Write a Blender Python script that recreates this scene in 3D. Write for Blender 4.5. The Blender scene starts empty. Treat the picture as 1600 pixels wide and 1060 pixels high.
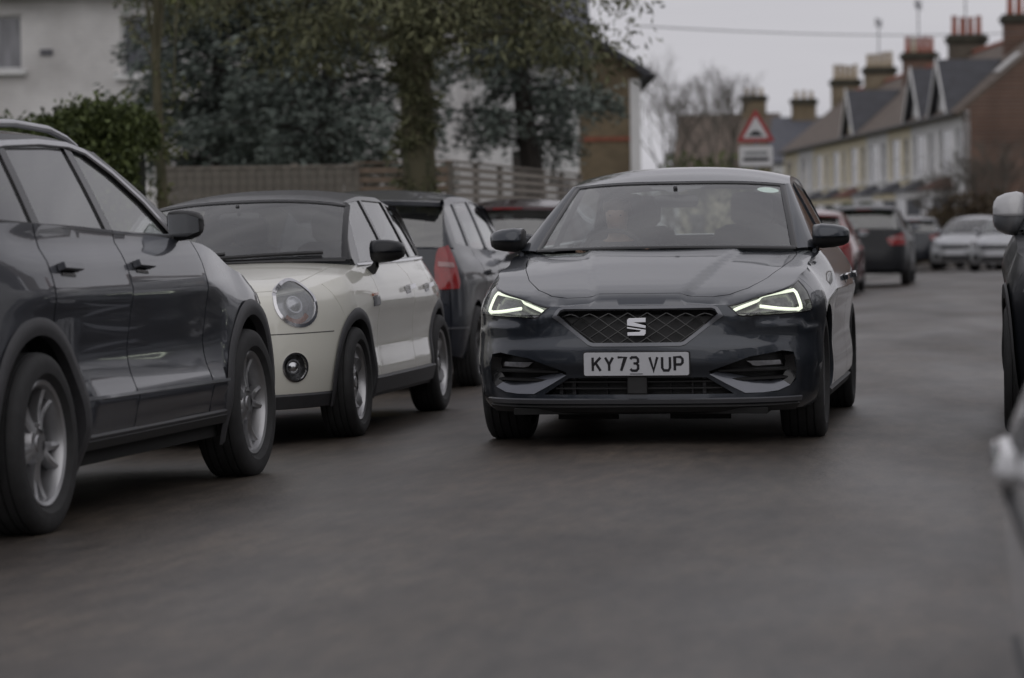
import bpy, bmesh, math, random
import numpy as np
from mathutils import Vector, Matrix, Euler
from mathutils.geometry import delaunay_2d_cdt

random.seed(7); rng = np.random.default_rng(7)
scene = bpy.context.scene
COL = scene.collection
R = math.radians

# ------------------------------------------------------------------ camera
FPX = 4864.0                       # focal length in pixels of the 1600 px photograph
CAM_H = 1.03
YAW, PITCH, ROLL = R(9.22), R(1.90), R(-0.8)
cam_data = bpy.data.cameras.new('camera')
cam_data.sensor_width = 36.0
cam_data.lens = FPX / 1600 * 36.0
cam_data.clip_start = 0.1
cam_data.clip_end = 5000
cam_data.dof.use_dof = True
cam_data.dof.focus_distance = 15.6
cam_data.dof.aperture_fstop = 2.8
cam = bpy.data.objects.new('camera', cam_data)
COL.objects.link(cam)
CAM_ROT = (Matrix.Rotation(YAW, 3, 'Z') @ Matrix.Rotation(math.pi/2 - PITCH, 3, 'X') @ Matrix.Rotation(ROLL, 3, 'Z'))
cam.matrix_world = Matrix.Translation((0, 0, CAM_H)) @ CAM_ROT.to_4x4()
scene.camera = cam

def ray(px, py):
    return CAM_ROT @ Vector(((px - 800) / FPX, (530 - py) / FPX, -1.0))
def at_y(px, py, y):               # point on the ray through a pixel at the road distance y
    d = ray(px, py); k = y / d.y
    return Vector((d.x*k, y, CAM_H + d.z*k))
def on_z(px, py, z):
    d = ray(px, py); k = (z - CAM_H) / d.z
    return Vector((d.x*k, d.y*k, z))
def proj(p):
    q = CAM_ROT.transposed() @ (Vector(p) - Vector((0, 0, CAM_H)))
    return (800 + FPX*q.x/-q.z, 530 - FPX*q.y/-q.z)

# ------------------------------------------------------------------ sky, sun, exposure
world = bpy.data.worlds.new('World'); scene.world = world
world.use_nodes = True
nt = world.node_tree; nt.nodes.clear()
wo = nt.nodes.new('ShaderNodeOutputWorld'); bg = nt.nodes.new('ShaderNodeBackground')
sky = nt.nodes.new('ShaderNodeTexSky'); sky.sky_type = 'NISHITA'; sky.sun_disc = False
sky.sun_elevation = R(48); sky.sun_rotation = R(200); sky.air_density = 1.0; sky.dust_density = 1.0
hs = nt.nodes.new('ShaderNodeHueSaturation'); hs.inputs['Saturation'].default_value = 0.10
nt.links.new(sky.outputs[0], hs.inputs['Color'])
# an even layer of cloud over the whole sky
tc = nt.nodes.new('ShaderNodeTexCoord'); mp = nt.nodes.new('ShaderNodeMapping')
mp.inputs['Scale'].default_value = (1.0, 1.0, 7.0)
nz = nt.nodes.new('ShaderNodeTexNoise'); nz.inputs['Scale'].default_value = 2.2; nz.inputs['Detail'].default_value = 4
nt.links.new(tc.outputs['Generated'], mp.inputs[0]); nt.links.new(mp.outputs[0], nz.inputs['Vector'])
cr = nt.nodes.new('ShaderNodeValToRGB')
cr.color_ramp.elements[0].position = 0.3; cr.color_ramp.elements[0].color = (4.35, 4.28, 4.65, 1)
cr.color_ramp.elements[1].position = 0.75; cr.color_ramp.elements[1].color = (6.4, 6.32, 6.6, 1)
nt.links.new(nz.outputs['Fac'], cr.inputs[0])
mx = nt.nodes.new('ShaderNodeMix'); mx.data_type = 'RGBA'; mx.inputs['Factor'].default_value = 0.95
nt.links.new(hs.outputs[0], mx.inputs['A']); nt.links.new(cr.outputs[0], mx.inputs['B'])
nt.links.new(mx.outputs['Result'], bg.inputs['Color'])
bg.inputs['Strength'].default_value = 0.10
nt.links.new(bg.outputs[0], wo.inputs[0])
sun_d = bpy.data.lights.new('sun', 'SUN'); sun_d.energy = 0.5; sun_d.angle = R(85); sun_d.color = (1, .97, .93)
sun = bpy.data.objects.new('sun', sun_d); COL.objects.link(sun)
sun.rotation_euler = (R(42), 0, R(200 - 180))
sun.location = (0, 0, 60)
vs = scene.view_settings
vs.view_transform = 'Standard'; vs.look = 'None'; vs.gamma = 1; vs.use_curve_mapping = False
vs.exposure = 0.06

# ------------------------------------------------------------------ materials
MATS = {}
def pm(name, col, rough=.5, metal=0., coat=0., var=.12, scale=8., bump=0., bscale=60., spec=.5, emit=0., stretch=None, rvar=0., col2=None, c2lo=.45, c2hi=.62):
    m = bpy.data.materials.new(name); m.use_nodes = True
    t = m.node_tree; b = t.nodes['Principled BSDF']
    b.inputs['Roughness'].default_value = rough; b.inputs['Metallic'].default_value = metal
    b.inputs['Coat Weight'].default_value = coat; b.inputs['Coat Roughness'].default_value = .04
    b.inputs['Specular IOR Level'].default_value = spec
    tc = t.nodes.new('ShaderNodeTexCoord'); mp = t.nodes.new('ShaderNodeMapping')
    if stretch: mp.inputs['Scale'].default_value = stretch
    t.links.new(tc.outputs['Object'], mp.inputs[0])
    n = t.nodes.new('ShaderNodeTexNoise'); n.inputs['Scale'].default_value = scale; n.inputs['Detail'].default_value = 6
    t.links.new(mp.outputs[0], n.inputs['Vector'])
    r = t.nodes.new('ShaderNodeValToRGB')
    c = np.array(col[:3]); lo = c*(1-var); hi = np.clip(c*(1+var), 0, 1)
    if col2 is not None:
        lo = c; hi = np.array(col2)
        r.color_ramp.elements[0].position = c2lo; r.color_ramp.elements[1].position = c2hi
    else:
        r.color_ramp.elements[0].position = .3; r.color_ramp.elements[1].position = .7
    r.color_ramp.elements[0].color = (*lo, 1); r.color_ramp.elements[1].color = (*hi, 1)
    t.links.new(n.outputs['Fac'], r.inputs[0]); t.links.new(r.outputs[0], b.inputs['Base Color'])
    if rvar:
        mr = t.nodes.new('ShaderNodeMapRange'); mr.inputs['To Min'].default_value = rough-rvar; mr.inputs['To Max'].default_value = rough+rvar
        mr.inputs['From Min'].default_value = .3; mr.inputs['From Max'].default_value = .7
        t.links.new(n.outputs['Fac'], mr.inputs['Value']); t.links.new(mr.outputs[0], b.inputs['Roughness'])
    if bump:
        n2 = t.nodes.new('ShaderNodeTexNoise'); n2.inputs['Scale'].default_value = bscale; n2.inputs['Detail'].default_value = 4
        t.links.new(mp.outputs[0], n2.inputs['Vector'])
        bp = t.nodes.new('ShaderNodeBump'); bp.inputs['Strength'].default_value = bump; bp.inputs['Distance'].default_value = .02
        t.links.new(n2.outputs['Fac'], bp.inputs['Height']); t.links.new(bp.outputs[0], b.inputs['Normal'])
    if emit:
        b.inputs['Emission Color'].default_value = (*col[:3], 1); b.inputs['Emission Strength'].default_value = emit
    MATS[name] = m
    return m
def glassmat(name, tint, ior=1.5, rough=.0, refl=1.0, veil=.0):
    m = bpy.data.materials.new(name); m.use_nodes = True
    t = m.node_tree; t.nodes.clear()
    o = t.nodes.new('ShaderNodeOutputMaterial'); tr = t.nodes.new('ShaderNodeBsdfTransparent'); gl = t.nodes.new('ShaderNodeBsdfGlossy')
    # reflectance of a thin pane, the same from both sides
    f0 = min(.5, 2*((ior-1)/(ior+1))**2)
    g = t.nodes.new('ShaderNodeNewGeometry'); dt = t.nodes.new('ShaderNodeVectorMath'); dt.operation = 'DOT_PRODUCT'
    t.links.new(g.outputs['Incoming'], dt.inputs[0]); t.links.new(g.outputs['Normal'], dt.inputs[1])
    ab = t.nodes.new('ShaderNodeMath'); ab.operation = 'ABSOLUTE'; t.links.new(dt.outputs['Value'], ab.inputs[0])
    om = t.nodes.new('ShaderNodeMath'); om.operation = 'SUBTRACT'; om.inputs[0].default_value = 1.; om.use_clamp = True; t.links.new(ab.outputs[0], om.inputs[1])
    pw = t.nodes.new('ShaderNodeMath'); pw.operation = 'POWER'; pw.inputs[1].default_value = 4.5; t.links.new(om.outputs[0], pw.inputs[0])
    fr = t.nodes.new('ShaderNodeMapRange'); fr.inputs['To Min'].default_value = f0; fr.inputs['To Max'].default_value = 1.; t.links.new(pw.outputs[0], fr.inputs['Value'])
    mu = t.nodes.new('ShaderNodeMath'); mu.operation = 'MULTIPLY'; mu.inputs[1].default_value = refl; mu.use_clamp = True
    n = t.nodes.new('ShaderNodeTexNoise'); n.inputs['Scale'].default_value = 3
    r = t.nodes.new('ShaderNodeMapRange'); r.inputs['To Min'].default_value = rough; r.inputs['To Max'].default_value = rough + .02
    t.links.new(n.outputs['Fac'], r.inputs['Value']); t.links.new(r.outputs[0], gl.inputs['Roughness'])
    mi = t.nodes.new('ShaderNodeMixShader')
    tr.inputs['Color'].default_value = (*tint, 1); gl.inputs['Color'].default_value = (1, 1, 1, 1)
    t.links.new(fr.outputs[0], mu.inputs[0]); t.links.new(mu.outputs[0], mi.inputs[0])
    t.links.new(tr.outputs[0], mi.inputs[1]); t.links.new(gl.outputs[0], mi.inputs[2])
    if veil:                                                # pale diffuse veil that lightens the glass in place of sky reflection
        df = t.nodes.new('ShaderNodeBsdfDiffuse'); df.inputs['Color'].default_value = (.6, .62, .63, 1); m2 = t.nodes.new('ShaderNodeMixShader'); m2.inputs[0].default_value = veil
        t.links.new(mi.outputs[0], m2.inputs[1]); t.links.new(df.outputs[0], m2.inputs[2]); t.links.new(m2.outputs[0], o.inputs[0])
    else: t.links.new(mi.outputs[0], o.inputs[0])
    MATS[name] = m
    return m
paint_grey = pm('paint_dark_grey', (.028, .034, .045), .36, .55, 1., var=.05, scale=3)
paint_suv = pm('paint_slate_grey', (.055, .059, .072), .40, .45, 1., var=.06, scale=2, rvar=.04)
paint_cream = pm('paint_cream_white', (.70, .69, .62), .40, 0, 1., var=.03, scale=2)
paint_black = pm('paint_black', (.009, .010, .013), .40, 0., .2, var=.08, scale=3, spec=.3)
paint_navy = pm('paint_blue_black', (.010, .013, .021), .38, .2, .7, var=.08, scale=3)
paint_red = pm('paint_red', (.20, .018, .018), .35, .1, 1., var=.08, scale=3)
paint_pale = pm('paint_pale_grey', (.50, .50, .51), .4, .1, 1., var=.05, scale=3)
paint_silver = pm('paint_silver', (.42, .43, .45), .35, .7, 1., var=.05, scale=3)
paint_maroon = pm('paint_maroon', (.06, .02, .025), .35, .3, 1., var=.08, scale=3)
plastic = pm('black_plastic', (.018, .018, .019), .55, var=.15, scale=30, bump=.05, bscale=300)
gloss_black = pm('gloss_black_plastic', (.010, .010, .011), .12, var=.1)
cladding = pm('grey_plastic_cladding', (.045, .045, .049), .55, var=.12, scale=25, bump=.05, bscale=300)
rubber = pm('tyre_rubber', (.022, .022, .023), .75, var=.2, scale=20, bump=.15, bscale=160)
alloy = pm('alloy_rim', (.42, .42, .43), .33, .85, var=.08, scale=6)
alloy_dk = pm('dark_alloy_rim', (.14, .14, .145), .38, .7, var=.1, scale=6)
bright_trim = pm('bright_trim', (.55, .55, .57), .38, .6, var=.04)
mirror_m = pm('mirror_glass', (.30, .31, .33), .05, 1., var=.03)  # tint darkened in place of the dark surroundings a mirror would reflect
chrome = pm('chrome', (.62, .62, .64), .12, 1., var=.04)
blade_m = pm('blade_sky_lit', (.115, .122, .145), .32, .5, .8, var=.05)  # paler than the body paint, sky light put into the colour
satin = pm('satin_grey_trim', (.14, .145, .16), .32, .6, .5, var=.05)
dark_in = pm('dark_interior', (.022, .022, .024), .8, var=.2, scale=12, bump=.1)
seat_m = pm('charcoal_seat_cloth', (.03, .03, .034), .9, var=.2, scale=30, bump=.2, bscale=200)
under_m = pm('underbody_black', (.008, .008, .008), .9, var=.2)
plate_white = pm('plate_white', (.60, .61, .64), .35, var=.03, scale=30)
plate_yellow = pm('plate_yellow', (.65, .45, .05), .35, var=.03, scale=30)
ink = pm('plate_ink', (.012, .012, .016), .4, var=.1)
lamp_led = pm('led_strip', (.93, 1., .80), .3, emit=.95, var=.0)
lamp_pale = pm('pale_reflector', (.42, .42, .45), .3, .5, var=.2, scale=40)
lamp_in = pm('lamp_reflector', (.20, .20, .205), .22, .6, var=.25, scale=60)
lamp_dark = pm('lamp_dark_housing', (.05, .05, .054), .35, .3, var=.2, scale=40)
red_lens = pm('red_lamp_lens', (.24, .007, .009), .15, 0, .8, var=.2, scale=14)
pale_lens = pm('pale_lamp_lens', (.33, .18, .18), .15, 0, .8, var=.15, scale=14)
amber = pm('amber_lens', (.36, .10, .04), .2, 0, .6, var=.1)
sticker_m = pm('windscreen_sticker', (.72, .86, .80), .5, var=.04, scale=60)
g_clear = glassmat('car_glass', (.86, .91, .88), 1.6, veil=.015)
g_screen = glassmat('windscreen_glass', (.93, .96, .94), 1.72, veil=.035)
g_dark = glassmat('tinted_car_glass', (.25, .27, .28), 1.8, veil=.03)
g_haze = glassmat('hazy_lamp_lens', (.85, .86, .88), 1.5, veil=.30)
g_mid = glassmat('rear_window_glass', (.50, .54, .53), 1.6, veil=.03)
g_lens = glassmat('clear_lamp_lens', (.92, .93, .93), 1.42)

# ------------------------------------------------------------------ general mesh helpers
def tag(o, label=None, cat=None, group=None, kind=None):
    if label: o['label'] = label
    if cat: o['category'] = cat
    if group: o['group'] = group
    if kind: o['kind'] = kind
    return o
def empty(name, loc=(0, 0, 0), rot=(0, 0, 0), parent=None):
    o = bpy.data.objects.new(name, None); COL.objects.link(o)
    o.location = loc; o.rotation_euler = rot; o.parent = parent; o.empty_display_size = .2
    return o
def link(name, me, m, parent=None, loc=None):
    o = bpy.data.objects.new(name, me); COL.objects.link(o)
    if m is not None and len(me.materials) == 0: me.materials.append(m)
    o.parent = parent
    if loc: o.location = loc
    return o
def raw(name, verts, faces, m, parent=None, smooth=True, angle=35, mirror_normals=False):
    me = bpy.data.meshes.new(name)
    me.from_pydata([tuple(map(float, v)) for v in verts], [], faces)
    bm = bmesh.new(); bm.from_mesh(me); bmesh.ops.recalc_face_normals(bm, faces=bm.faces); bm.to_mesh(me); bm.free()
    if smooth:
        me.polygons.foreach_set('use_smooth', [True]*len(me.polygons)); me.set_sharp_from_angle(angle=R(angle))
    return link(name, me, m, parent)
class MB:
    """collects simple shapes into one mesh"""
    def __init__(s): s.v = []; s.f = []
    def add(s, v, f):
        k = len(s.v); s.v += [tuple(map(float, p)) for p in v]; s.f += [tuple(i+k for i in q) for q in f]
    def box(s, c, d, rot=None, taper=1.):
        x, y, z = d[0]/2, d[1]/2, d[2]/2
        P = [Vector((sx*x*(taper if sz > 0 else 1), sy*y*(taper if sz > 0 else 1), sz*z)) for sz in (-1, 1) for sy in (-1, 1) for sx in (-1, 1)]
        if rot is not None: P = [rot @ p for p in P]
        s.add([p + Vector(c) for p in P], [(0, 2, 3, 1), (4, 5, 7, 6), (0, 1, 5, 4), (2, 6, 7, 3), (0, 4, 6, 2), (1, 3, 7, 5)])
    def tube(s, pts, rad, n=8, cap=True):
        pts = [Vector(p) for p in pts]
        if not hasattr(rad, '__len__'): rad = [rad]*len(pts)
        rings = []; up = None
        for i, p in enumerate(pts):
            t = (pts[min(i+1, len(pts)-1)] - pts[max(i-1, 0)]).normalized()
            if up is None: up = Vector((0, 0, 1)) if abs(t.z) < .9 else Vector((1, 0, 0))
            a = t.cross(up)
            if a.length < 1e-5: a = t.cross(Vector((0, 1, 0.01)))
            a.normalize(); b = a.cross(t).normalized(); up = b
            rings.append([p + (a*math.cos(2*math.pi*k/n) + b*math.sin(2*math.pi*k/n))*rad[i] for k in range(n)])
        k0 = [q for r in rings for q in r]; f = []
        for i in range(len(pts)-1):
            for k in range(n): f.append((i*n+k, i*n+(k+1) % n, (i+1)*n+(k+1) % n, (i+1)*n+k))
        if cap: f += [tuple(range(n))[::-1], tuple((len(pts)-1)*n+k for k in range(n))]
        s.add(k0, f)
    def lathe(s, prof, n=32, M=None, close=False):          # prof: (axial, radius); axis = local X
        v = []; f = []
        for a, r in prof:
            for k in range(n):
                t = 2*math.pi*k/n; v.append(Vector((a, r*math.cos(t), r*math.sin(t))))
        for i in range(len(prof)-1):
            for k in range(n): f.append((i*n+k, i*n+(k+1) % n, (i+1)*n+(k+1) % n, (i+1)*n+k))
        if M is not None: v = [M @ p for p in v]
        s.add(v, f)
    def loft(s, rows, closed=False):
        n = len(rows[0]); v = [p for r in rows for p in r]; f = []
        for i in range(len(rows)-1):
            for k in range(n-1 if not closed else n): f.append((i*n+k, i*n+(k+1) % n, (i+1)*n+(k+1) % n, (i+1)*n+k))
        s.add(v, f)
    def prism(s, poly, axis_fn, h):                          # poly of 2D points -> 3D by axis_fn(u, v, w); h = thickness
        n = len(poly)
        v = [axis_fn(u, w, 0) for u, w in poly] + [axis_fn(u, w, h) for u, w in poly]
        s.add(v, [tuple(range(n)), tuple(range(n, 2*n))[::-1]] + [(i, (i+1) % n, n+(i+1) % n, n+i) for i in range(n)])
    def build(s, name, m, parent=None, smooth=True, angle=35, kind=None):
        o = raw(name, s.v, s.f, m, parent, smooth, angle)
        if kind: o['kind'] = kind
        return o
def rounded(o, w=.01, seg=2):
    b = o.modifiers.new('edge', 'BEVEL'); b.width = w; b.segments = seg; b.limit_method = 'ANGLE'; b.angle_limit = R(30)
    b.harden_normals = False
    return o
def pchip(pts):
    """smooth, overshoot-free curve through (t, value) points -> function on arrays"""
    p = sorted(pts); t = np.array([a for a, b in p], float); y = np.array([b for a, b in p], float)
    if len(t) == 2: return lambda q: np.interp(q, t, y)
    h = np.diff(t); dl = np.diff(y)/h; m = np.zeros(len(t))
    for i in range(1, len(t)-1):
        if dl[i-1]*dl[i] > 0:
            w1 = 2*h[i]+h[i-1]; w2 = h[i]+2*h[i-1]; m[i] = (w1+w2)/(w1/dl[i-1]+w2/dl[i])
    m[0] = dl[0]; m[-1] = dl[-1]
    def fn(q):
        q = np.clip(np.asarray(q, float), t[0], t[-1]); i = np.clip(np.searchsorted(t, q)-1, 0, len(t)-2)
        s = (q-t[i])/h[i]
        return ((2*s**3-3*s**2+1)*y[i] + (s**3-2*s**2+s)*h[i]*m[i] + (-2*s**3+3*s**2)*y[i+1] + (s**3-s**2)*h[i]*m[i+1])
    return fn
def inpoly(P, X, Y):
    P = np.asarray(P); c = np.zeros(len(X), bool); n = len(P); j = n-1
    for i in range(n):
        xi, yi = P[i]; xj, yj = P[j]
        if yi != yj:
            c ^= ((yi > Y) != (yj > Y)) & (X < (xj-xi)*(Y-yi)/(yj-yi)+xi)
        j = i
    return c
def densify(poly, step, closed=True):
    out = []; n = len(poly)
    for i in range(n if closed else n-1):
        a = np.array(poly[i], float); b = np.array(poly[(i+1) % n], float)
        k = max(1, int(np.ceil(np.linalg.norm(b-a)/step)))
        for j in range(k): out.append(a+(b-a)*j/k)
    if not closed: out.append(np.array(poly[-1], float))
    return out
def region(outline, holes, step):
    pts = []; edges = []
    for poly in [outline]+list(holes):
        d = densify(poly, step); k = len(pts); pts += d
        edges += [(k+i, k+(i+1) % len(d)) for i in range(len(d))]
    B = np.array(pts); lo = np.array(outline).min(0); hi = np.array(outline).max(0)
    gx = np.arange(lo[0]+step*.5, hi[0], step); gy = np.arange(lo[1]+step*.43, hi[1], step*.866)
    X, Y = np.meshgrid(gx, gy); X = X + (np.arange(len(gy)) % 2)[:, None]*step*.5
    X = X.ravel(); Y = Y.ravel()
    if len(X):
        k = inpoly(outline, X, Y)
        for h in holes: k &= ~inpoly(h, X, Y)
        X = X[k]; Y = Y[k]
        if len(X):
            k = np.ones(len(X), bool)
            for i in range(0, len(X), 400):
                dd = (X[i:i+400, None]-B[None, :, 0])**2 + (Y[i:i+400, None]-B[None, :, 1])**2
                k[i:i+400] = dd.min(1) > (.5*step)**2
            pts += list(np.stack([X[k], Y[k]], 1))
    res = delaunay_2d_cdt([Vector((float(p[0]), float(p[1]))) for p in pts], edges, [], 0, 1e-7)
    V = np.array([(v.x, v.y) for v in res[0]]); F = np.array([f for f in res[2] if len(f) == 3])
    C = V[F].mean(1); k = inpoly(outline, C[:, 0], C[:, 1])
    for h in holes: k &= ~inpoly(h, C[:, 0], C[:, 1])
    F = F[k]
    a = V[F[:, 1]]-V[F[:, 0]]; b = V[F[:, 2]]-V[F[:, 0]]
    F = F[np.abs(a[:, 0]*b[:, 1]-a[:, 1]*b[:, 0]) > 1e-9]
    return V, F
CEN = Vector((0, 0, 0))
def patch(name, outline, fn, m, parent, holes=(), step=.05, thick=.012, inset=0., center=None, L=4.3):
    """a panel: the 2D outline (minus holes) laid on the surface fn(u, v) -> xyz, with turned-in edges"""
    V, F = region(outline, holes, step)
    used, inv = np.unique(F, return_inverse=True); F = inv.reshape(-1, 3); V = V[used]
    h = .003
    P = fn(V[:, 0], V[:, 1])
    du = fn(V[:, 0]+h, V[:, 1])-fn(V[:, 0]-h, V[:, 1]); dv = fn(V[:, 0], V[:, 1]+h)-fn(V[:, 0], V[:, 1]-h)
    N = np.cross(du, dv); N /= np.maximum(np.linalg.norm(N, axis=1), 1e-12)[:, None]
    c = center(P) if center is not None else np.stack([np.zeros(len(P)), np.clip(P[:, 1], 1.0, L-1.0), np.full(len(P), .6)], 1)
    if np.sum(N*(P-c)) < 0: N = -N
    P = P - N*inset
    a = P[F[:, 1]]-P[F[:, 0]]; b = P[F[:, 2]]-P[F[:, 0]]
    fl = np.einsum('ij,ij->i', np.cross(a, b), N[F[:, 0]]) < 0
    F[fl] = F[fl][:, ::-1]
    verts = [tuple(p) for p in P]; norms = [tuple(n) for n in N]; faces = [tuple(int(i) for i in f) for f in F]
    if thick:
        cnt = {}
        for f in faces:
            for i in range(3):
                e = (f[i], f[(i+1) % 3]); cnt[tuple(sorted(e))] = cnt.get(tuple(sorted(e)), []) + [e]
        for k, es in cnt.items():
            if len(es) == 1:
                i, j = es[0]; e = P[j]-P[i]; sn = np.cross(e, N[i]); l = np.linalg.norm(sn)
                if l < 1e-9: continue
                sn /= l; b0 = len(verts)
                q = [P[i], P[j], P[j]-N[j]*thick, P[i]-N[i]*thick]
                verts += [tuple(p) for p in q]; norms += [tuple(sn)]*4
                faces.append((b0+1, b0, b0+3, b0+2))
    me = bpy.data.meshes.new(name); me.from_pydata(verts, [], faces)
    me.polygons.foreach_set('use_smooth', [True]*len(me.polygons))
    me.normals_split_custom_set_from_vertices(norms)
    return link(name, me, m, parent)
def sweep(mb, P, N, w, h, closed=False):
    """ribbon of width w and height h along 3D points P with surface normals N"""
    P = [Vector(p) for p in P]; N = [Vector(n) for n in N]; rows = []; n = len(P)
    for i in range(n):
        a = P[(i-1) % n] if (closed or i > 0) else P[i]; b = P[(i+1) % n] if (closed or i < n-1) else P[i]
        t = (b-a).normalized(); c = t.cross(N[i]).normalized()*(w/2)
        k = 1.
        if (closed or 0 < i < n-1):
            t1 = (P[i]-a).normalized(); t2 = (b-P[i]).normalized(); cs = max(.45, math.sqrt(max(0, (1+t1.dot(t2))/2))); k = 1/cs
        rows.append([P[i]-c*k, P[i]-c*k*.8+N[i]*h, P[i]+c*k*.8+N[i]*h, P[i]+c*k])
    if closed: rows.append(rows[0])
    mb.loft(rows, closed=True)
    if not closed:
        k = len(mb.v); mb.f += [(k-4, k-3, k-2, k-1), tuple(k-4*len(rows)+i for i in (3, 2, 1, 0))]
def along(fn, pts, step=.03, off=0., center=None, closed=False, L=4.3):
    D = np.array(densify(pts, step, closed)); h = .003
    P = fn(D[:, 0], D[:, 1])
    du = fn(D[:, 0]+h, D[:, 1])-fn(D[:, 0]-h, D[:, 1]); dv = fn(D[:, 0], D[:, 1]+h)-fn(D[:, 0], D[:, 1]-h)
    N = np.cross(du, dv); N /= np.maximum(np.linalg.norm(N, axis=1), 1e-12)[:, None]
    c = center(P) if center is not None else np.stack([np.zeros(len(P)), np.clip(P[:, 1], 1.0, L-1.0), np.full(len(P), .6)], 1)
    N *= np.sign(np.einsum('ij,ij->i', N, P-c))[:, None]
    return P+N*off, N
# ------------------------------------------------------------------ cars
WHEELS = {}
def wheel_mesh(r, w, style, rimmat):
    key = (round(r, 3), round(w, 3), style)
    if key in WHEELS: return WHEELS[key]
    rr = r*(.70 if style != 'far' else .66); h = r-rr; n = 56 if style != 'far' else 24
    prof = [(.37*w, rr), (.49*w, rr+.22*h), (.5*w, rr+.5*h), (.485*w, r-.03), (.43*w, r-.010), (.36*w, r-.003)]
    mid = []
    for g in (.27, .10, -.10, -.27):
        mid += [((g+.02)*w, r-.0005), ((g+.015)*w, r-.009), ((g-.015)*w, r-.009), ((g-.02)*w, r-.0005)]
    prof = prof + mid + [(-a, q) for a, q in prof[::-1]]
    t = MB(); t.lathe(prof, n); to = t.build('tyre', rubber, None, angle=40)
    m = MB()
    m.lathe([(.36*w, rr+.004), (.40*w, rr-.006), (.37*w, rr-.02), (.25*w, rr-.03), (-.3*w, rr-.03), (-.40*w, rr+.003)], n)
    hub = .30*w
    m.lathe([(hub, 0.0001), (hub, .028), (hub-.006, .034), (hub-.004, .075), (hub-.03, .085), (hub-.05, .07), (hub-.05, .0001)], n)
    ns = 5
    for i in range(ns):
        a0 = 2*math.pi*i/ns + .3
        for da, wd in ((-.20, .021), (.20, .021)) if style in ('hero', 'suv') else ((0, .055),):
            rows = []
            for k in range(7):
                q = k/6; rad = .055+(rr-.02-.055)*q; ang = a0+da*(.35+.65*q); ax = hub-.004-.020*math.sin(q*2.6)+.012*q
                hw = wd*(1.15-.40*q); c = Vector((0, math.cos(ang), math.sin(ang))); s = Vector((0, -math.sin(ang), math.cos(ang)))
                p = c*rad
                rows.append([p-s*hw+Vector((ax-.035, 0, 0)), p-s*hw*.85+Vector((ax, 0, 0)), p+Vector((ax+.006, 0, 0)), p+s*hw*.85+Vector((ax, 0, 0)), p+s*hw+Vector((ax-.035, 0, 0))])
            m.loft(rows)
    ro = m.build('wheel', rimmat, None, angle=40)
    d = MB(); d.lathe([(-.02, .0001), (-.02, rr*.68), (-.045, rr*.68), (-.045, .0001)], 32)
    d.lathe([(-.06, .0001), (-.06, rr-.035)], 32)
    do = d.build('brake_disc', lamp_dark, None)
    out = (ro.data, to.data, do.data)
    for o in (ro, to, do): bpy.data.objects.remove(o)
    WHEELS[key] = out
    return out
def add_wheel(root, x, y, r, w, style, rimmat, turn=0.):
    a, b, c = wheel_mesh(r, w, style, rimmat)
    wo_ = link('wheel', a, None, root, (x, y, r)); wo_.rotation_euler = (random.uniform(0, 6.28), 0, (0 if x > 0 else math.pi)+turn)
    link('tyre', b, None, wo_); link('brake_disc', c, None, wo_)
    return wo_

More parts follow.
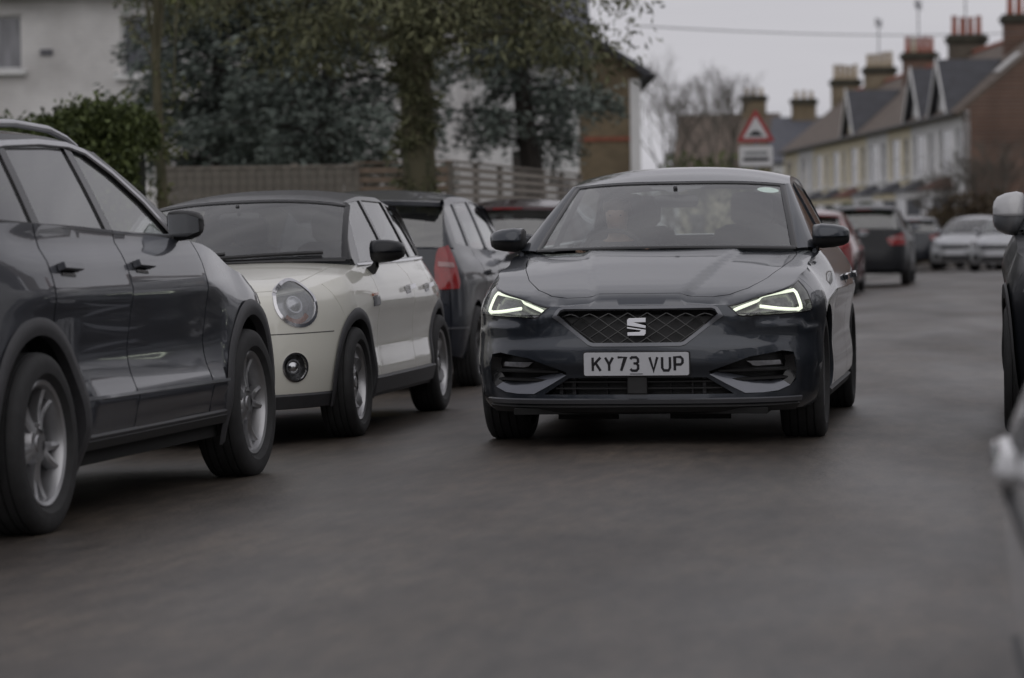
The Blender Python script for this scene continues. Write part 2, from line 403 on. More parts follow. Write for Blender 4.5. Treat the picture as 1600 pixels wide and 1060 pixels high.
class Car:
    def __init__(s, **P):
        s.__dict__.update(P)
        W, L = s.W, s.L; k = P.get('k', 1.); kr = P.get('kr', 1.)
        pts = P.get('outline') or [(0, 0), (W*.25, .006), (W*.45, .03*k), (W*.62, .085*k), (W*.76, .19*k), (W*.865, .34*k), (W*.935, .53*k), (W*.975, .75*k), (W*.995, 1.05), (W, 1.5),
               (W, L-1.4), (W*.985, L-.85), (W*.94, L-.42*kr), (W*.86, L-.20*kr), (W*.70, L-.085*kr), (W*.4, L-.015), (0, L)]
        pts = [np.array(p, float) for p in pts]
        ext = [pts[1]*[-1, 1]]+pts+[pts[-2]*[-1, 1]]; dense = []
        for i in range(1, len(ext)-2):
            p0, p1, p2, p3 = ext[i-1:i+3]
            t1 = (p2-p0)/2; t2 = (p3-p1)/2
            # scale tangents for uneven spacing
            l = np.linalg.norm(p2-p1); t1 = t1/np.linalg.norm(t1)*l; t2 = t2/np.linalg.norm(t2)*l
            for q in np.linspace(0, 1, 60, endpoint=False):
                dense.append((2*q**3-3*q**2+1)*p1+(q**3-2*q**2+q)*t1+(-2*q**3+3*q**2)*p2+(q**3-q**2)*t2)
        dense.append(pts[-1]); D = np.array(dense); D[:, 1] = np.maximum.accumulate(D[:, 1])
        seg = np.linalg.norm(np.diff(D, axis=0), axis=1); S = np.concatenate([[0], np.cumsum(seg)])
        # resample evenly and smooth
        s.S = np.linspace(0, S[-1], 1600); s.ox = np.interp(s.S, S, D[:, 0]); s.oy = np.interp(s.S, S, D[:, 1])
        tx = np.gradient(s.ox, s.S); ty = np.gradient(s.oy, s.S)
        ker = np.hanning(61); ker /= ker.sum()
        ang = np.unwrap(np.arctan2(ty, tx)); ang = np.convolve(np.pad(ang, 30, mode='reflect', reflect_type='odd'), ker, 'valid')
        s.nx = np.sin(ang); s.ny = -np.cos(ang)
        s.smax = S[-1]
        s.prof = []
        for key, pr in s.profiles:
            sk = s.s_of_x(key[1]) if key[0] == 'x' else s.s_of_y(key[1]) if key[0] == 'y' else s.smax
            s.prof.append((float(sk), pchip(pr)))
        zk = []
        for key, z in s.top:
            sk = s.s_of_x(key[1]) if key[0] == 'x' else s.s_of_y(key[1]) if key[0] == 'y' else s.smax
            zk.append((float(sk), z))
        s.zt = pchip(zk)
        E = s.wrap(s.S, s.zt(s.S)); s.ex, s.ey, s.ez = E[:, 0], np.maximum.accumulate(E[:, 1]+np.arange(len(E))*1e-9), E[:, 2]
        s.zc = pchip(s.hood); s.zr = pchip(s.roof)
    def s_of_y(s, y): return np.interp(y, s.oy+np.arange(len(s.oy))*1e-9, s.S)
    def s_of_x(s, x):
        k = int(np.argmax(s.ox)); return np.interp(x, s.ox[:k], s.S[:k])
    def wrap(s, ss, z):
        ss = np.asarray(ss, float); z = np.asarray(z, float); sg = np.where(ss < 0, -1., 1.); a = np.abs(ss)
        x = np.interp(a, s.S, s.ox); y = np.interp(a, s.S, s.oy); nx = np.interp(a, s.S, s.nx); ny = np.interp(a, s.S, s.ny)
        d = np.zeros_like(a); ks = [p[0] for p in s.prof]; vals = [p[1](z) for p in s.prof]
        d[:] = vals[0]
        for i in range(len(ks)-1):
            t = np.clip((a-ks[i])/(ks[i+1]-ks[i]), 0, 1); t = t*t*(3-2*t)
            m_ = a >= ks[i]; d = np.where(m_, vals[i]*(1-t)+vals[i+1]*t, d)
        d = d + s.detail(a, z) if hasattr(s, 'detail') else d
        return np.stack([sg*(x-nx*d), y-ny*d, z], 1)
    def side(s, sg):                # (y, z) on the flank
        return lambda y, z: s.wrap(sg*s.s_of_y(y), z)
    def edge(s, y): return np.interp(y, s.ey, s.ex), np.interp(y, s.ey, s.ez)
    def topf(s, x, y):              # bonnet and wing tops
        xe, ze = s.edge(y); u = np.clip(np.abs(x)/np.maximum(xe, .05), 0, 1.1); zc = s.zc(y)
        z = zc-(zc-ze)*u**getattr(s, 'hp', 2.6)
        if hasattr(s, 'crease'):
            x0 = np.interp(y, [s.crease[0], s.crease[2]], [s.crease[1], s.crease[3]]); t = np.clip((np.abs(x)-x0)/.05, 0, 1)
            z = z-s.crease[4]*t*t*(3-2*t)*np.clip((u-1)/-.25, 0, 1)
        return np.stack([x, y, z], 1)
    def green(s, sg):               # side of the cabin, (y, z)
        def fn(y, z):
            xe, ze = s.edge(y); h = np.maximum(z-ze, -.03)
            return np.stack([sg*(xe-.012-s.tumble*h-.12*h*h), y, z], 1)
        return fn
    def railz(s, y): return s.zr(y)-s.drop
    def railx(s, y):
        y = np.atleast_1d(np.asarray(y, float)); return s.green(1)(y, s.railz(y))[:, 0]
    def rooff(s, x, y):
        zr = s.zr(y); xr = s.railx(y); u = np.clip(np.abs(x)/xr, 0, 1.05)
        return np.stack([x, y, zr-s.drop*u**2.4], 1)
    def screen(s, front=True):      # u in metres across (-.6..+.6 of a 1.2 wide chart), v 0..1 up
        yb0, yb1, xb, zoff = s.cowl if front else s.tailglass
        yt0, yt1, xt = s.head if front else s.roofend
        def fn(u, v):
            u = np.asarray(u, float); v = np.asarray(v, float)
            xB = u*xb; yB = yb0+(yb1-yb0)*u*u
            if front: zB = s.topf(np.zeros_like(u), np.full_like(u, yb0))[:, 2]+zoff-.012*u*u
            else: zB = np.full_like(u, zoff)-.01*u*u
            xT = u*xt; yT = yt0+(yt1-yt0)*u*u; zT = s.rooff(xT, yT)[:, 2]-.004
            b = 4*v*(1-v)*s.__dict__.get('sbulge', .02)
            w = v
            return np.stack([xB*(1-w)+xT*w, yB*(1-v)+yT*v+(-b if front else b), zB*(1-v)+zT*v+b*.6], 1)
        return fn
    def arch(s, yc, a0, a1, n=20):
        Ra = s.r+s.archgap
        return [(yc-Ra*math.cos(t)*1.0, s.r+Ra*math.sin(t)) for t in np.linspace(a0, a1, n)]
    def S2(s, poly, sg=1): return [(sg*float(s.s_of_y(y)), z) for y, z in poly]
    def build(s, name, loc, heading=0., tilt=0.):
        root = empty(name, loc, (0, tilt, heading)); s.root = root
        st = s.step; L = s.L
        fnF = s.wrap
        low = s.zs; yd = s.doors; gap = getattr(s, 'gap', .004)
        aR = s.r+s.archgap
        base_f = math.asin(max(-1, min(1, (s.zs-s.r)/aR)))
        # ---- front bumper
        sy = s.seam_y; sa = s.seam_a
        sp = s.arch(s.yf, sa, base_f, 14)
        half = [(sy, float(s.zt(s.s_of_y(sy))))]+sp
        q = [(float(s.s_of_y(y)), z) for y, z in half]
        fb = [(-a, z) for a, z in q]
        nb = 24
        topl = [(t, float(s.zt(abs(t)))) for t in np.linspace(-q[0][0], q[0][0], nb*2+1)]
        zb = s.chin
        bot_s = q[-1][0]
        bots = [(t, zb) for t in np.linspace(bot_s-.10, -bot_s+.10, 20)]
        outline = topl[:-1]+q+bots+fb[::-1][:-1]
        patch('front_bumper', outline, fnF, s.paint, root, s.front_holes(), min(st, .03) if s.hero else st, .02, L=L)
        # ---- bonnet and wing tops
        yA = s.cowl[1]+.06
        sA = float(s.s_of_y(yA)); ss = np.linspace(-sA, sA, 61)
        E = s.wrap(ss, s.zt(np.abs(ss)))
        tout = [(e[0], e[1]) for e in E]
        cy = lambda x: s.cowl[0]+(s.cowl[1]-s.cowl[0])*(x/s.cowl[2])**2+.02
        xs = np.linspace(s.cowl[2]+.02, -s.cowl[2]-.02, 21)
        tout += [(x, min(cy(x), yA-.002)) for x in xs]
        hd = s.bonnet
        hout = [(x, y) for x, y in hd]+[(x, cy(x)-.03) for x in np.linspace(hd[-1][0]-.01, -hd[-1][0]+.01, 15)]+[(-x, y) for x, y in hd[::-1]]
        grow = lambda P_, g: [(x+math.copysign(g, x), y-g if y < .5 else y) for x, y in P_]
        patch('wing_top', tout, s.topf, s.paint, root, [grow(hout, gap)], st, .012, L=L)
        patch('bonnet', hout, s.topf, s.paint, root, s.bonnet_holes() if hasattr(s, 'bonnet_holes') else (), st, .012, L=L)
        # ---- flanks
        Rb = s.roofend[0]
        for sg in (1, -1):
            f = s.side(sg)
            def zt(y): return float(s.zt(s.s_of_y(y)))
            def toprun(a, b, n=12): return [(y, zt(y)) for y in np.linspace(a, b, n)]
            fen = s.arch(s.yf, sa, math.pi-base_f, 24)+[(yd[0]-gap, low), (yd[0]-gap, .6)]+toprun(yd[0]-gap, sy+gap)
            cv = lambda P_: [(sg*float(s.s_of_y(y)), z) for y, z in P_]
            patch('front_wing', cv(fen), fnF, s.paint, root, (), st, .02, L=L)
            for i in range(len(yd)-1):
                a, b = yd[i]+gap, yd[i+1]-gap
                arc = [p for p in s.arch(s.yr, base_f, math.pi-base_f, 40) if a < p[0] < b]
                if arc and arc[-1][0] > b-.05 and i == len(yd)-2:
                    ar = [p for p in arc]
                    out = [(a, low+.02), (s.yr-aR*math.cos(base_f), low+.02)]+ar+[(b, ar[-1][1])]+toprun(b, a)
                else: out = [(a, low+.02), (b, low+.02)]+toprun(b, a)
                hole = s.door_hole(i, sg) if hasattr(s, 'door_hole') else ()
                d = patch('door', cv(out), fnF, s.paint, root, hole, st, .015, L=L)
                if s.detailed: s.handle(d, b-.16, sg)
            a = yd[-1]+gap
            arc = [p for p in s.arch(s.yr, base_f, math.pi-base_f, 40) if p[0] > a]
            ye = L-.10
            if s.yr-aR*math.cos(base_f) < a: start = [(a, arc[0][1])]
            else: start = [(a, low)]
            out = start+arc+[(ye, low+.03)]+[(ye, .5), (ye, zt(ye))]+toprun(ye-.02, a)
            patch('rear_quarter', cv(out), fnF, s.paint, root, [[(sg*u, z) for u, z in h] for h in s.rear_holes], st, .02, L=L)
            # cabin side: pillars with window openings
            g = s.green(sg); scr = s.screen(True); rs = s.screen(False)
            v = np.linspace(0, 1, 14); A = scr(np.ones_like(v), v); B = rs(np.ones_like(v), v)
            aoff = s.apillar; coff = s.cpillar
            Af = [(p[1]+aoff*(1-.5*t), p[2]) for p, t in zip(A, v)]; Bf = [(p[1]-coff, p[2]) for p, t in zip(B, v)]
            y0, y1 = Af[-1][0], Bf[-1][0]
            Af[-1] = (y0, float(s.railz(y0))); Bf[-1] = (y1, float(s.railz(y1)))
            bel = [(y, s.edge(y)[1]-.004) for y in np.linspace(Af[0][0], Bf[0][0], 26)]
            rail = [(y, float(s.railz(y))) for y in np.linspace(y0, y1, 22)]
            out = bel+Bf[1:]+rail[::-1][1:]+Af[::-1][1:]
            sgn = lambda P_: P_
            patch('pillar_frame', out, g, s.pillar_mat, root, s.windows, st, .02, L=L)
            for wi, wpoly in enumerate(s.windows):
                patch('side_window', wpoly, g, s.window_mats[min(wi, len(s.window_mats)-1)], root, (), .08, 0, inset=.008, L=L)
            # A and C pillars
            for Ed, Fr, nm in ((A, Af, 'windscreen_pillar'), (B, Bf, 'rear_pillar')):
                F3 = [g(np.array([y]), np.array([z]))[0] for y, z in Fr]
                rows = []
                for e, f3 in zip(Ed, F3):
                    e = e.copy(); e[0] *= sg; md = (e+f3)/2; c = np.array([sg*.3, md[1]+(.6 if Ed is A else -.6), .8]); n_ = md-c; n_ /= np.linalg.norm(n_)
                    bl = min(.02, .25*np.linalg.norm(e-f3))
                    rows.append([e-n_*.006, e*.8+f3*.2+n_*bl*.75, md+n_*bl, e*.2+f3*.8+n_*bl*.6, f3])
                mb = MB(); mb.loft(rows); mb.build(nm, s.pillar_mat, root, angle=60)
        # ---- roof
        h0 = s.head; re_ = s.roofend; xs = np.linspace(-1, 1, 25)
        fr = [(u*h0[2], h0[0]+(h0[1]-h0[0])*u*u) for u in xs]
        bk = [(u*re_[2], re_[0]+(re_[1]-re_[0])*u*u) for u in xs[::-1]]
        ys = np.linspace(h0[1]+s.apillar*.5, re_[1]-s.cpillar, 20)
        rt = [(float(s.railx(y)[0]), y) for y in ys]
        patch('roof', fr+rt+bk+[(-x, y) for x, y in rt[::-1]], s.rooff, s.roof_mat, root, (), st, .012, L=L)
        # ---- glass front and rear
        ug = [(u, 0.) for u in np.linspace(-1, 1, 17)]+[(u, 1.) for u in np.linspace(1, -1, 17)]
        patch('windscreen', ug, s.screen(True), s.screen_mat, root, (), .1, 0, inset=.002, L=L)
        fr_ = MB()
        for edge_ in ([(u, .012) for u in np.linspace(-.99, .99, 20)], [(u, .985) for u in np.linspace(-.99, .99, 20)], [(-.985, v) for v in np.linspace(0.01, .99, 12)], [(.985, v) for v in np.linspace(0.01, .99, 12)]):
            P_, N_ = along(s.screen(True), edge_, 1, .001, L=L); sweep(fr_, P_, N_, .035, .002)
        fr_.build('windscreen_seal', gloss_black, root)
        patch('rear_window', ug, s.screen(False), s.rear_mat, root, (), .1, 0, inset=.002, L=L)
        # ---- tail: bumper and tailgate
        sQ = float(s.s_of_y(L-.10+gap)); sM = 2*s.smax
        fn2 = lambda u, z: s.wrap(np.where(u > s.smax, -(sM-u), u), z)
        zz = s.rear_split
        tb = [(u, low+.03) for u in np.linspace(sQ, sM-sQ, 16)]+[(u, zz) for u in np.linspace(sM-sQ, sQ, 16)]
        patch('rear_bumper', tb, fn2, s.rear_bumper_mat, root, (), st, .02, L=L)
        tg = [(u, zz+gap) for u in np.linspace(sQ, sM-sQ, 16)]+[(u, float(s.zt(u if u <= s.smax else sM-u))) for u in np.linspace(sM-sQ, sQ, 20)]
        patch('tailgate', tg, fn2, s.paint, root, [h for h in s.tail_holes], st, .02, L=L)
        # deck between tailgate edge and rear window base
        yb0, yb1, xb, zo = s.tailglass
        rows = []
        uu = np.linspace(-1, 1, 21); G = s.screen(False)(uu, np.zeros(21)); 
        su = np.linspace(sQ-.15, sM-sQ+.15, 21); T = fn2(su, np.array([float(s.zt(u if u <= s.smax else sM-u)) for u in su]))
        if T[0][0] > 0: T = T[::-1]
        mb = MB(); mb.loft([[g_*(1-t)+t_*t+np.array([0, 0, .012*math.sin(math.pi*t)]) for t in (0, .33, .66, 1)] for g_, t_ in zip(G, T)]); mb.build('rear_deck', s.paint, root, angle=60)
        # ---- underbody, arch liners, sills
        u = MB()
        u.box((0, L/2, .40), (1.1, L-.5, .34)); u.box((0, (s.yf+s.yr)/2, .33), (s.W*2-.16, s.yr-s.yf-2*aR-.02, .22))
        u.box((0, .50, .50), (1.2, .50, .32)); u.box((0, .8, .70), (1.0, .7, .1)); u.box((0, L-.42, .42), (1.2, .45, .36))
        for yc in (s.yf, s.yr):
            for sg in (1, -1):
                tt = np.linspace(base_f+.05, math.pi-base_f-.05, 22); q_ = aR+.012; lx = s.side(1)(np.array([yc-q_*math.cos(t) for t in tt]), np.array([s.r+q_*math.sin(t) for t in tt]))[:, 0]-.015
                u.loft([[(sg*lx[i_], yc-q_*math.cos(t), s.r+q_*math.sin(t)), (sg*(s.W-.34), yc-q_*math.cos(t), s.r+q_*math.sin(t)), (sg*(s.W-.34), yc-.6*q_*math.cos(t), s.r+.6*q_*math.sin(t)+.03), (sg*(s.W-.34), yc, s.r)] for i_, t in enumerate(tt)])
        u.build('underbody', under_m, root)
        for sg in (1, -1):
            sl = MB(); ya, yb = s.yf+aR+.01, s.yr-aR-.01
            P_ = [(ya, s.zs), (yb, s.zs), (yb, s.zs+.018), (ya, s.zs+.018)]
            P3, N3 = along(s.side(sg), [(ya, s.zs+.005), (yb, s.zs+.005)], .1, -.006, L=L); sweep(sl, P3, N3, .05, .02)
            sl.build('sill', plastic, root)
        # ---- wheels
        for yc in (s.yf, s.yr):
            for sg in (1, -1):
                add_wheel(root, sg*(s.W-.012-s.tw/2-s.wheel_in), yc, s.r, s.tw, s.wheel_style, s.rim_mat, s.steer if yc == s.yf else 0.)
        # ---- cabin
        if s.detailed or s.hero: s.cabin()
        else:
            c = MB(); c.box((0, (s.cowl[0]+L-.6)/2+.25, .60), (s.W*2-.3, L-.9-s.cowl[0], .3)); c.box((0, s.cowl[0]+.38, .80), (s.W*2-.34, .4, .2)); c.build('cabin_floor', dark_in, root)
            s.seats(root)
        if s.mirrors: s.add_mirrors()
        return root
    def front_holes(s): return [h for h in s.fholes]+[[(-u, z) for u, z in h] for h in s.fholes if all(u > 0 for u, z in h)]
    def handle(s, door, y, sg):
        f = s.side(sg); z = s.handle_z
        P_, N_ = along(f, [(y-.10, z-.004), (y+.09, z+.004)], .025, .002, L=s.L)
        mb = MB(); sweep(mb, P_+N_*(.007 if s.hero else .018), N_, .030, .013 if s.hero else .016); sweep(mb, P_[:2]+N_[:2]*.001, N_[:2], .03, .02); sweep(mb, P_[-2:]+N_[-2:]*.001, N_[-2:], .03, .02)
        mb.build('door_handle', s.handle_mat, door)
        P_, N_ = along(f, [(y-.075, z-.012), (y+.065, z-.004)], .025, .0015, L=s.L); mb = MB(); sweep(mb, P_, N_, .05, .001); mb.build('handle_recess', gloss_black, door)
    def seats(s, root):
        yS = s.cowl[0]+1.15
        for yy, xs in ((yS, (-.36, .36)), (yS+.95, (-.38, .38))):
            if yy > s.L-.75: continue
            for x in xs:
                mb = MB()
                rows = []
                for q, (dy, z, w, t) in enumerate([(0, .55, .25, .10), (.06, .75, .25, .09), (.14, .95, .24, .08), (.20, 1.07, .20, .06), (.215, 1.10, .14, .04)]):
                    rows.append([(x+w*cx, yy+dy+t*cy, z) for cx, cy in [(-1, -.3), (-.9, -.9), (0, -.7), (.9, -.9), (1, -.3), (.9, .8), (0, 1), (-.9, .8)]])
                mb.loft(rows, closed=True); k = len(mb.v); mb.f.append(tuple(range(k-8, k)))
                mb.box((x, yy-.22, .56), (.48, .5, .16))
                so = mb.build('seat', seat_m, root, angle=70)
                hd = MB(); zz = min(1.19, float(s.zr(yS))-.16)
                hd.loft([[(x+a*.115*cx, yy+.215+.045*cy, zz+dz) for cx, cy in [(-1, -.4), (-.7, -1), (.7, -1), (1, -.4), (1, .5), (.6, 1), (-.6, 1), (-1, .5)]] for a, dz in ((.7, -.095), (1, -.06), (1.02, .03), (.9, .075), (.6, .09))], closed=True)
                k = len(hd.v); hd.f += [tuple(range(k-8, k)), tuple(range(k-33, k-40-1, -1))] if False else [tuple(range(k-8, k)), tuple(range(k-40, k-32))[::-1]]
                hd.tube([(x-.04, yy+.21, 1.0), (x-.04, yy+.21, zz)], .007, 6); hd.tube([(x+.04, yy+.21, 1.0), (x+.04, yy+.21, zz)], .007, 6)
                hd.build('headrest', seat_m, so, angle=70)
    def cabin(s):
        root = s.root; y0 = s.cowl[0]; ws = s.W*2
        c = MB(); c.box((0, (y0+s.L-.5)/2+.15, .42), (ws-.26, s.L-1.1-y0, .12)); c.box((0, s.L-.85, .70), (ws-.36, .5, .3)); c.build('cabin_floor', dark_in, root)
        d = MB(); w = s.cowl[2]-.02; zt = float(s.zc(y0))-.035
        rows = []
        for x in np.linspace(-w, w, 15):
            cu = (s.cowl[1]-y0)*(x/s.cowl[2])**2
            rows.append([(x, y0+.06+cu, zt-.25), (x, y0+.06+cu, zt-.02), (x, y0+.25+cu*.8, zt+.005), (x, y0+.52+cu*.3, zt+.012), (x, y0+.62, zt-.05), (x, y0+.58, zt-.35)])
        d.loft(rows); d.build('dashboard', dark_in, root, angle=50)
        s.seats(root)
        sx = getattr(s, 'wheel_x', -.36)
        m = MB(); ring = [Vector((sx+.185*math.cos(t), 0, .185*math.sin(t))) for t in np.linspace(0, 2*math.pi, 29)]
        T = Matrix.Translation((0, y0+.80, zt-.03)) @ Matrix.Translation((sx, 0, 0)) @ Matrix.Rotation(R(-24), 4, 'X') @ Matrix.Translation((-sx, 0, 0))
        m.tube([T @ p for p in ring], .014, 8, cap=False); m.tube([T @ Vector((sx-.18, 0, 0)), T @ Vector((sx+.18, 0, 0))], .018, 6); m.tube([T @ Vector((sx, 0, 0)), T @ Vector((sx, 0, -.18))], .018, 6)
        m.lathe([(-.0, .0001), (-.02, .055), (.03, .06), (.05, .0001)], 16, T @ Matrix.Translation((sx, 0, 0)) @ Matrix.Rotation(R(90), 4, 'Z'))
        m.build('steering_wheel', dark_in, root)
        p = s.screen(True)(np.array([0.]), np.array([.82]))[0]
        m = MB(); m.loft([[(x, p[1]+.09+.012*cy, p[2]-.045+hh*cz) for cy, cz in [(-1, -.6), (-1, .6), (-.2, 1), (1, .7), (1, -.7), (-.2, -1)]] for x, hh in ((-.12, .018), (-.105, .032), (0, .036), (.105, .032), (.12, .018))], closed=True)
        m.tube([(0, p[1]+.09, p[2]-.03), (0, p[1]+.05, p[2]+.03)], .012, 6); m.build('interior_mirror', gloss_black, root, angle=60)
    def add_mirrors(s):
        y, z, x0, x1, h, t = s.mirrors
        for sg in (1, -1):
            secs = []
            for q, hk, tk, dz, dy in ((0, .78, .7, .006, .02), (.04, .92, .9, .004, .01), (.25, 1.02, 1., .002, 0), (.6, .94, .95, .002, .01), (.85, .78, .8, .002, .03), (.97, .56, .55, .002, .05), (1., .35, .3, .002, .06)):
                secs.append((x0+(x1-x0)*q, h/2*hk, t/2*tk, dz, dy))
            ring = [(-1, .05), (-.93, .45), (-.7, .8), (-.3, .98), (.3, 1.), (.8, .9), (1, .7), (1, -.7), (.8, -.9), (.2, -1), (-.4, -.85), (-.8, -.5)]
            cap_r = ring[:7]
            full = MB(); full.loft([[(sg*x, y+dy+tt*a, z+dz+hh*b) for a, b in ring] for x, hh, tt, dz, dy in secs], closed=True)
            n = len(ring); k = len(full.v); full.f += [tuple(range(k-n, k)), tuple(range(0, n))[::-1]]
            # arm to the door
            full.loft([[(sg*xx, yy+a*.045, zz+b*.028) for a, b in ((-1, -1), (-1, 1), (1, 1), (1, -1))] for xx, yy, zz in ((x0-.06, y+.07, z-h*.95), (x0+.0, y+.05, z-h*.80), (x0+.03, y+.03, z-h*.45))], closed=True)
            mo = full.build('door_mirror', s.mirror_mat2, s.root, angle=50)
            cp = MB(); cp.loft([[(sg*x, y+dy+(tt+.003)*a, z+dz+(hh+.003)*max(b, -.12)) for a, b in [(-1, -.12)]+cap_r] for x, hh, tt, dz, dy in secs[1:]])
            k = len(cp.v); cp.f.append(tuple(range(k-8, k)))
            so = cp.build('mirror_cap', s.mirror_mat, mo, angle=50); sm = so.modifiers.new('t', 'SOLIDIFY'); sm.thickness = .002
            gl = MB(); gx = [secs[1], secs[3], secs[5]]
            gl.loft([[(sg*x, y+dy+tt+.003, z+dz-hh*.8), (sg*x, y+dy+tt+.003, z+dz+hh*.8)] for x, hh, tt, dz, dy in gx]); gl.build('mirror_glass', mirror_m, mo)
def side_prof(zs, sh, belt, a=.0):
    return [(zs-.1, .09), (zs, .045), (zs+.05, .020), (zs+.13, .014), ((zs+sh)/2+.02, .030), (sh-.10, .018), (sh, .0+a), (sh+.05, .010), (belt-.08, .034), (belt, .058), (belt+.1, .11)]
def base(**k):
    d = dict(step=.06, hero=False, detailed=False, chin=.2, archgap=.045, seam_a=R(50), fholes=[], rear_holes=[], tail_holes=[], wheel_style='far', rim_mat=alloy, steer=0., wheel_in=.0,
             apillar=.06, cpillar=.10, drop=.06, tumble=.42, pillar_mat=gloss_black, screen_mat=g_screen, rear_mat=g_dark, window_mats=[g_clear, g_dark], rear_bumper_mat=None, mirrors=None,
             mirror_mat2=plastic, handle_z=.82, rear_split=.62, sbulge=.02)
    d.update(k)
    for a, b in (('roof_mat', 'paint'), ('mirror_mat', 'paint'), ('handle_mat', 'paint')): d.setdefault(a, d[b])
    if d['rear_bumper_mat'] is None: d['rear_bumper_mat'] = d['paint']
    return d
def lamp(car, name, poly, m_back, parent, depth=.05, step=.03, lens=g_lens, fn=None):
    """lamp set into the body: recessed bowl and a clear lens over it; poly in (s, z)"""
    fn = fn or car.wrap
    b = patch(name, poly, fn, m_back, parent, (), step, 0, inset=depth, L=car.L)
    w = MB(); P0, N0 = along(fn, poly, step, 0., closed=True, L=car.L); n = len(P0)
    w.loft([[P0[i % n]-N0[i % n]*.002, P0[i % n]-N0[i % n]*depth] for i in range(n+1)]); w.build('lamp_wall', m_back, b)
    if lens: patch('lens', poly, fn, lens, b, (), step, 0, inset=.001, L=car.L)
    return b

# ================================================================== the moving dark grey hatchback
sp = side_prof(.22, .74, .97)[:-3]+[(.84, .022), (.90, .052), (.97, .104), (1.05, .16)]
HOUT = [(0, 0), (.22, .006), (.42, .03), (.57, .075), (.69, .15), (.785, .265), (.850, .42), (.880, .61), (.893, .88), (.897, 1.3), (.897, 3.0), (.885, 3.5), (.845, 3.95), (.77, 4.17), (.63, 4.285), (.36, 4.352), (0, 4.368)]
hero = Car(**base(outline=HOUT, paint=paint_grey, hero=True, detailed=True, step=.035, L=4.368, W=.897, yf=.88, yr=3.566, r=.325, tw=.225, zs=.21, chin=.185, wheel_style='hero', archgap=.035, wheel_in=.015,
    profiles=[(('x', 0), [(.15, .13), (.185, .075), (.215, .045), (.245, .028), (.28, .03), (.36, .02), (.43, .0), (.50, .0), (.56, .012), (.64, .034), (.69, .05), (.715, .075)]),
              (('x', .5), [(.15, .14), (.185, .08), (.215, .045), (.245, .026), (.28, .028), (.36, .018), (.43, .0), (.49, .004), (.55, .024), (.62, .03), (.66, .022), (.70, .055), (.74, .10)]),
              (('y', .36), [(.15, .12), (.2, .05), (.25, .025), (.32, .014), (.42, .0), (.48, .006), (.56, .022), (.63, .02), (.67, .016), (.74, .042), (.80, .085), (.84, .13)]),
              (('y', .80), [(.12, .08), (.22, .03), (.4, .005), (.55, -.002), (.64, .003), (.72, .012), (.80, .05), (.87, .10), (.90, .13)]),
              (('y', 1.5), sp), (('y', 3.3), sp), (('y', 4.0), sp), (('e',), [(.15, .12), (.3, .02), (.5, .0), (.7, .02), (.9, .05), (1.04, .10)])],
    top=[(('x', 0), .703), (('x', .44), .702), (('x', .6), .737), (('x', .73), .768), (('y', .40), .814), (('y', .6), .852), (('y', .9), .892), (('y', 1.2), .928), (('y', 1.45), .952), (('y', 2.5), .972), (('y', 3.4), 1.0), (('y', 4.0), 1.03), (('e',), 1.03)],
    hood=[(.066, .7035), (.085, .720), (.115, .742), (.17, .766), (.25, .79), (.5, .848), (.8, .912), (1.15, .972), (1.4, 1.0)], hp=3.0, crease=(.15, .20, 1.2, .38, .017),
    roof=[(1.8, 1.30), (1.95, 1.338), (2.2, 1.388), (2.6, 1.428), (3.0, 1.425), (3.5, 1.385), (3.9, 1.31), (4.2, 1.24)],
    cowl=(1.13, 1.34, .69, .010), head=(1.95, 2.09, .575), roofend=(3.80, 3.72, .50), tailglass=(4.15, 3.98, .60, 1.045), tumble=.47,
    bonnet=[(.02, .155), (.20, .16), (.36, .17), (.44, .20), (.52, .30), (.60, .50), (.655, .75), (.69, 1.0), (.70, 1.20)], seam_y=.47,
    doors=[1.46, 2.53, 3.46], windows=[[(1.64, .985), (2.50, .998), (2.46, 1.335), (2.24, 1.305), (2.0, 1.21)], [(2.58, 1.0), (3.58, 1.025), (3.70, 1.06), (3.35, 1.29), (2.56, 1.342)]],
    window_mats=[g_clear, g_dark], pillar_mat=paint_grey, roof_mat=paint_grey, rear_mat=g_mid, mirrors=(1.42, 1.026, .770, .960, .125, .16), handle_z=.80, sbulge=.012))
def hero_detail(a, z):
    x0, x1 = float(hero.s_of_x(.40)), float(hero.s_of_y(.46)); q = np.clip((a-x0)/(x1-x0), 0, 1)
    fade = np.clip((a-x0)/.10, 0, 1)*np.clip((x1+.12-a)/.12, 0, 1)
    zl = .632-.060*q
    return -.013*fade*np.clip(1-np.abs(z-zl)/np.where(z < zl, .085, .028), 0, 1)
hero.detail = hero_detail
sx = lambda x: float(hero.s_of_x(x)); sy_ = lambda y: float(hero.s_of_y(y))
ztop = lambda u, o=.006: float(hero.zt(u))-o
us = np.linspace(sx(.455), sy_(.425), 14)
HL = [(u, ztop(u)) for u in us]+[(sy_(.43), .76), (sy_(.405), .676), (sy_(.38), .662), (sx(.52), .645), (sx(.50), .65)]
GR = [(-sx(.372), .692), (sx(.372), .692), (sx(.392), .684), (sx(.412), .655), (sx(.235), .520), (sx(.215), .514), (-sx(.215), .514), (-sx(.235), .520), (-sx(.412), .655), (-sx(.392), .684)]
CI = [(-sx(.34), .352), (sx(.34), .352), (sx(.475), .270), (-sx(.475), .270)]
SI = [(sx(.352), .380), (sx(.545), .450), (sx(.70), .476), (sx(.752), .466), (sx(.770), .33), (sx(.745), .30), (sx(.69), .276), (sx(.53), .268), (sx(.36), .362)]
hero.fholes = [HL, SI]
hero.front_holes = lambda: [HL, [(-u, z) for u, z in HL], GR, CI, SI, [(-u, z) for u, z in SI]]
HERO_LOC = Vector((-1.83, 15.05, -.023))
root = hero.build('hatchback', HERO_LOC, R(0.0))
tag(root, 'dark grey hatchback with lit headlights driving towards the viewer', 'car')
W_ = hero.wrap
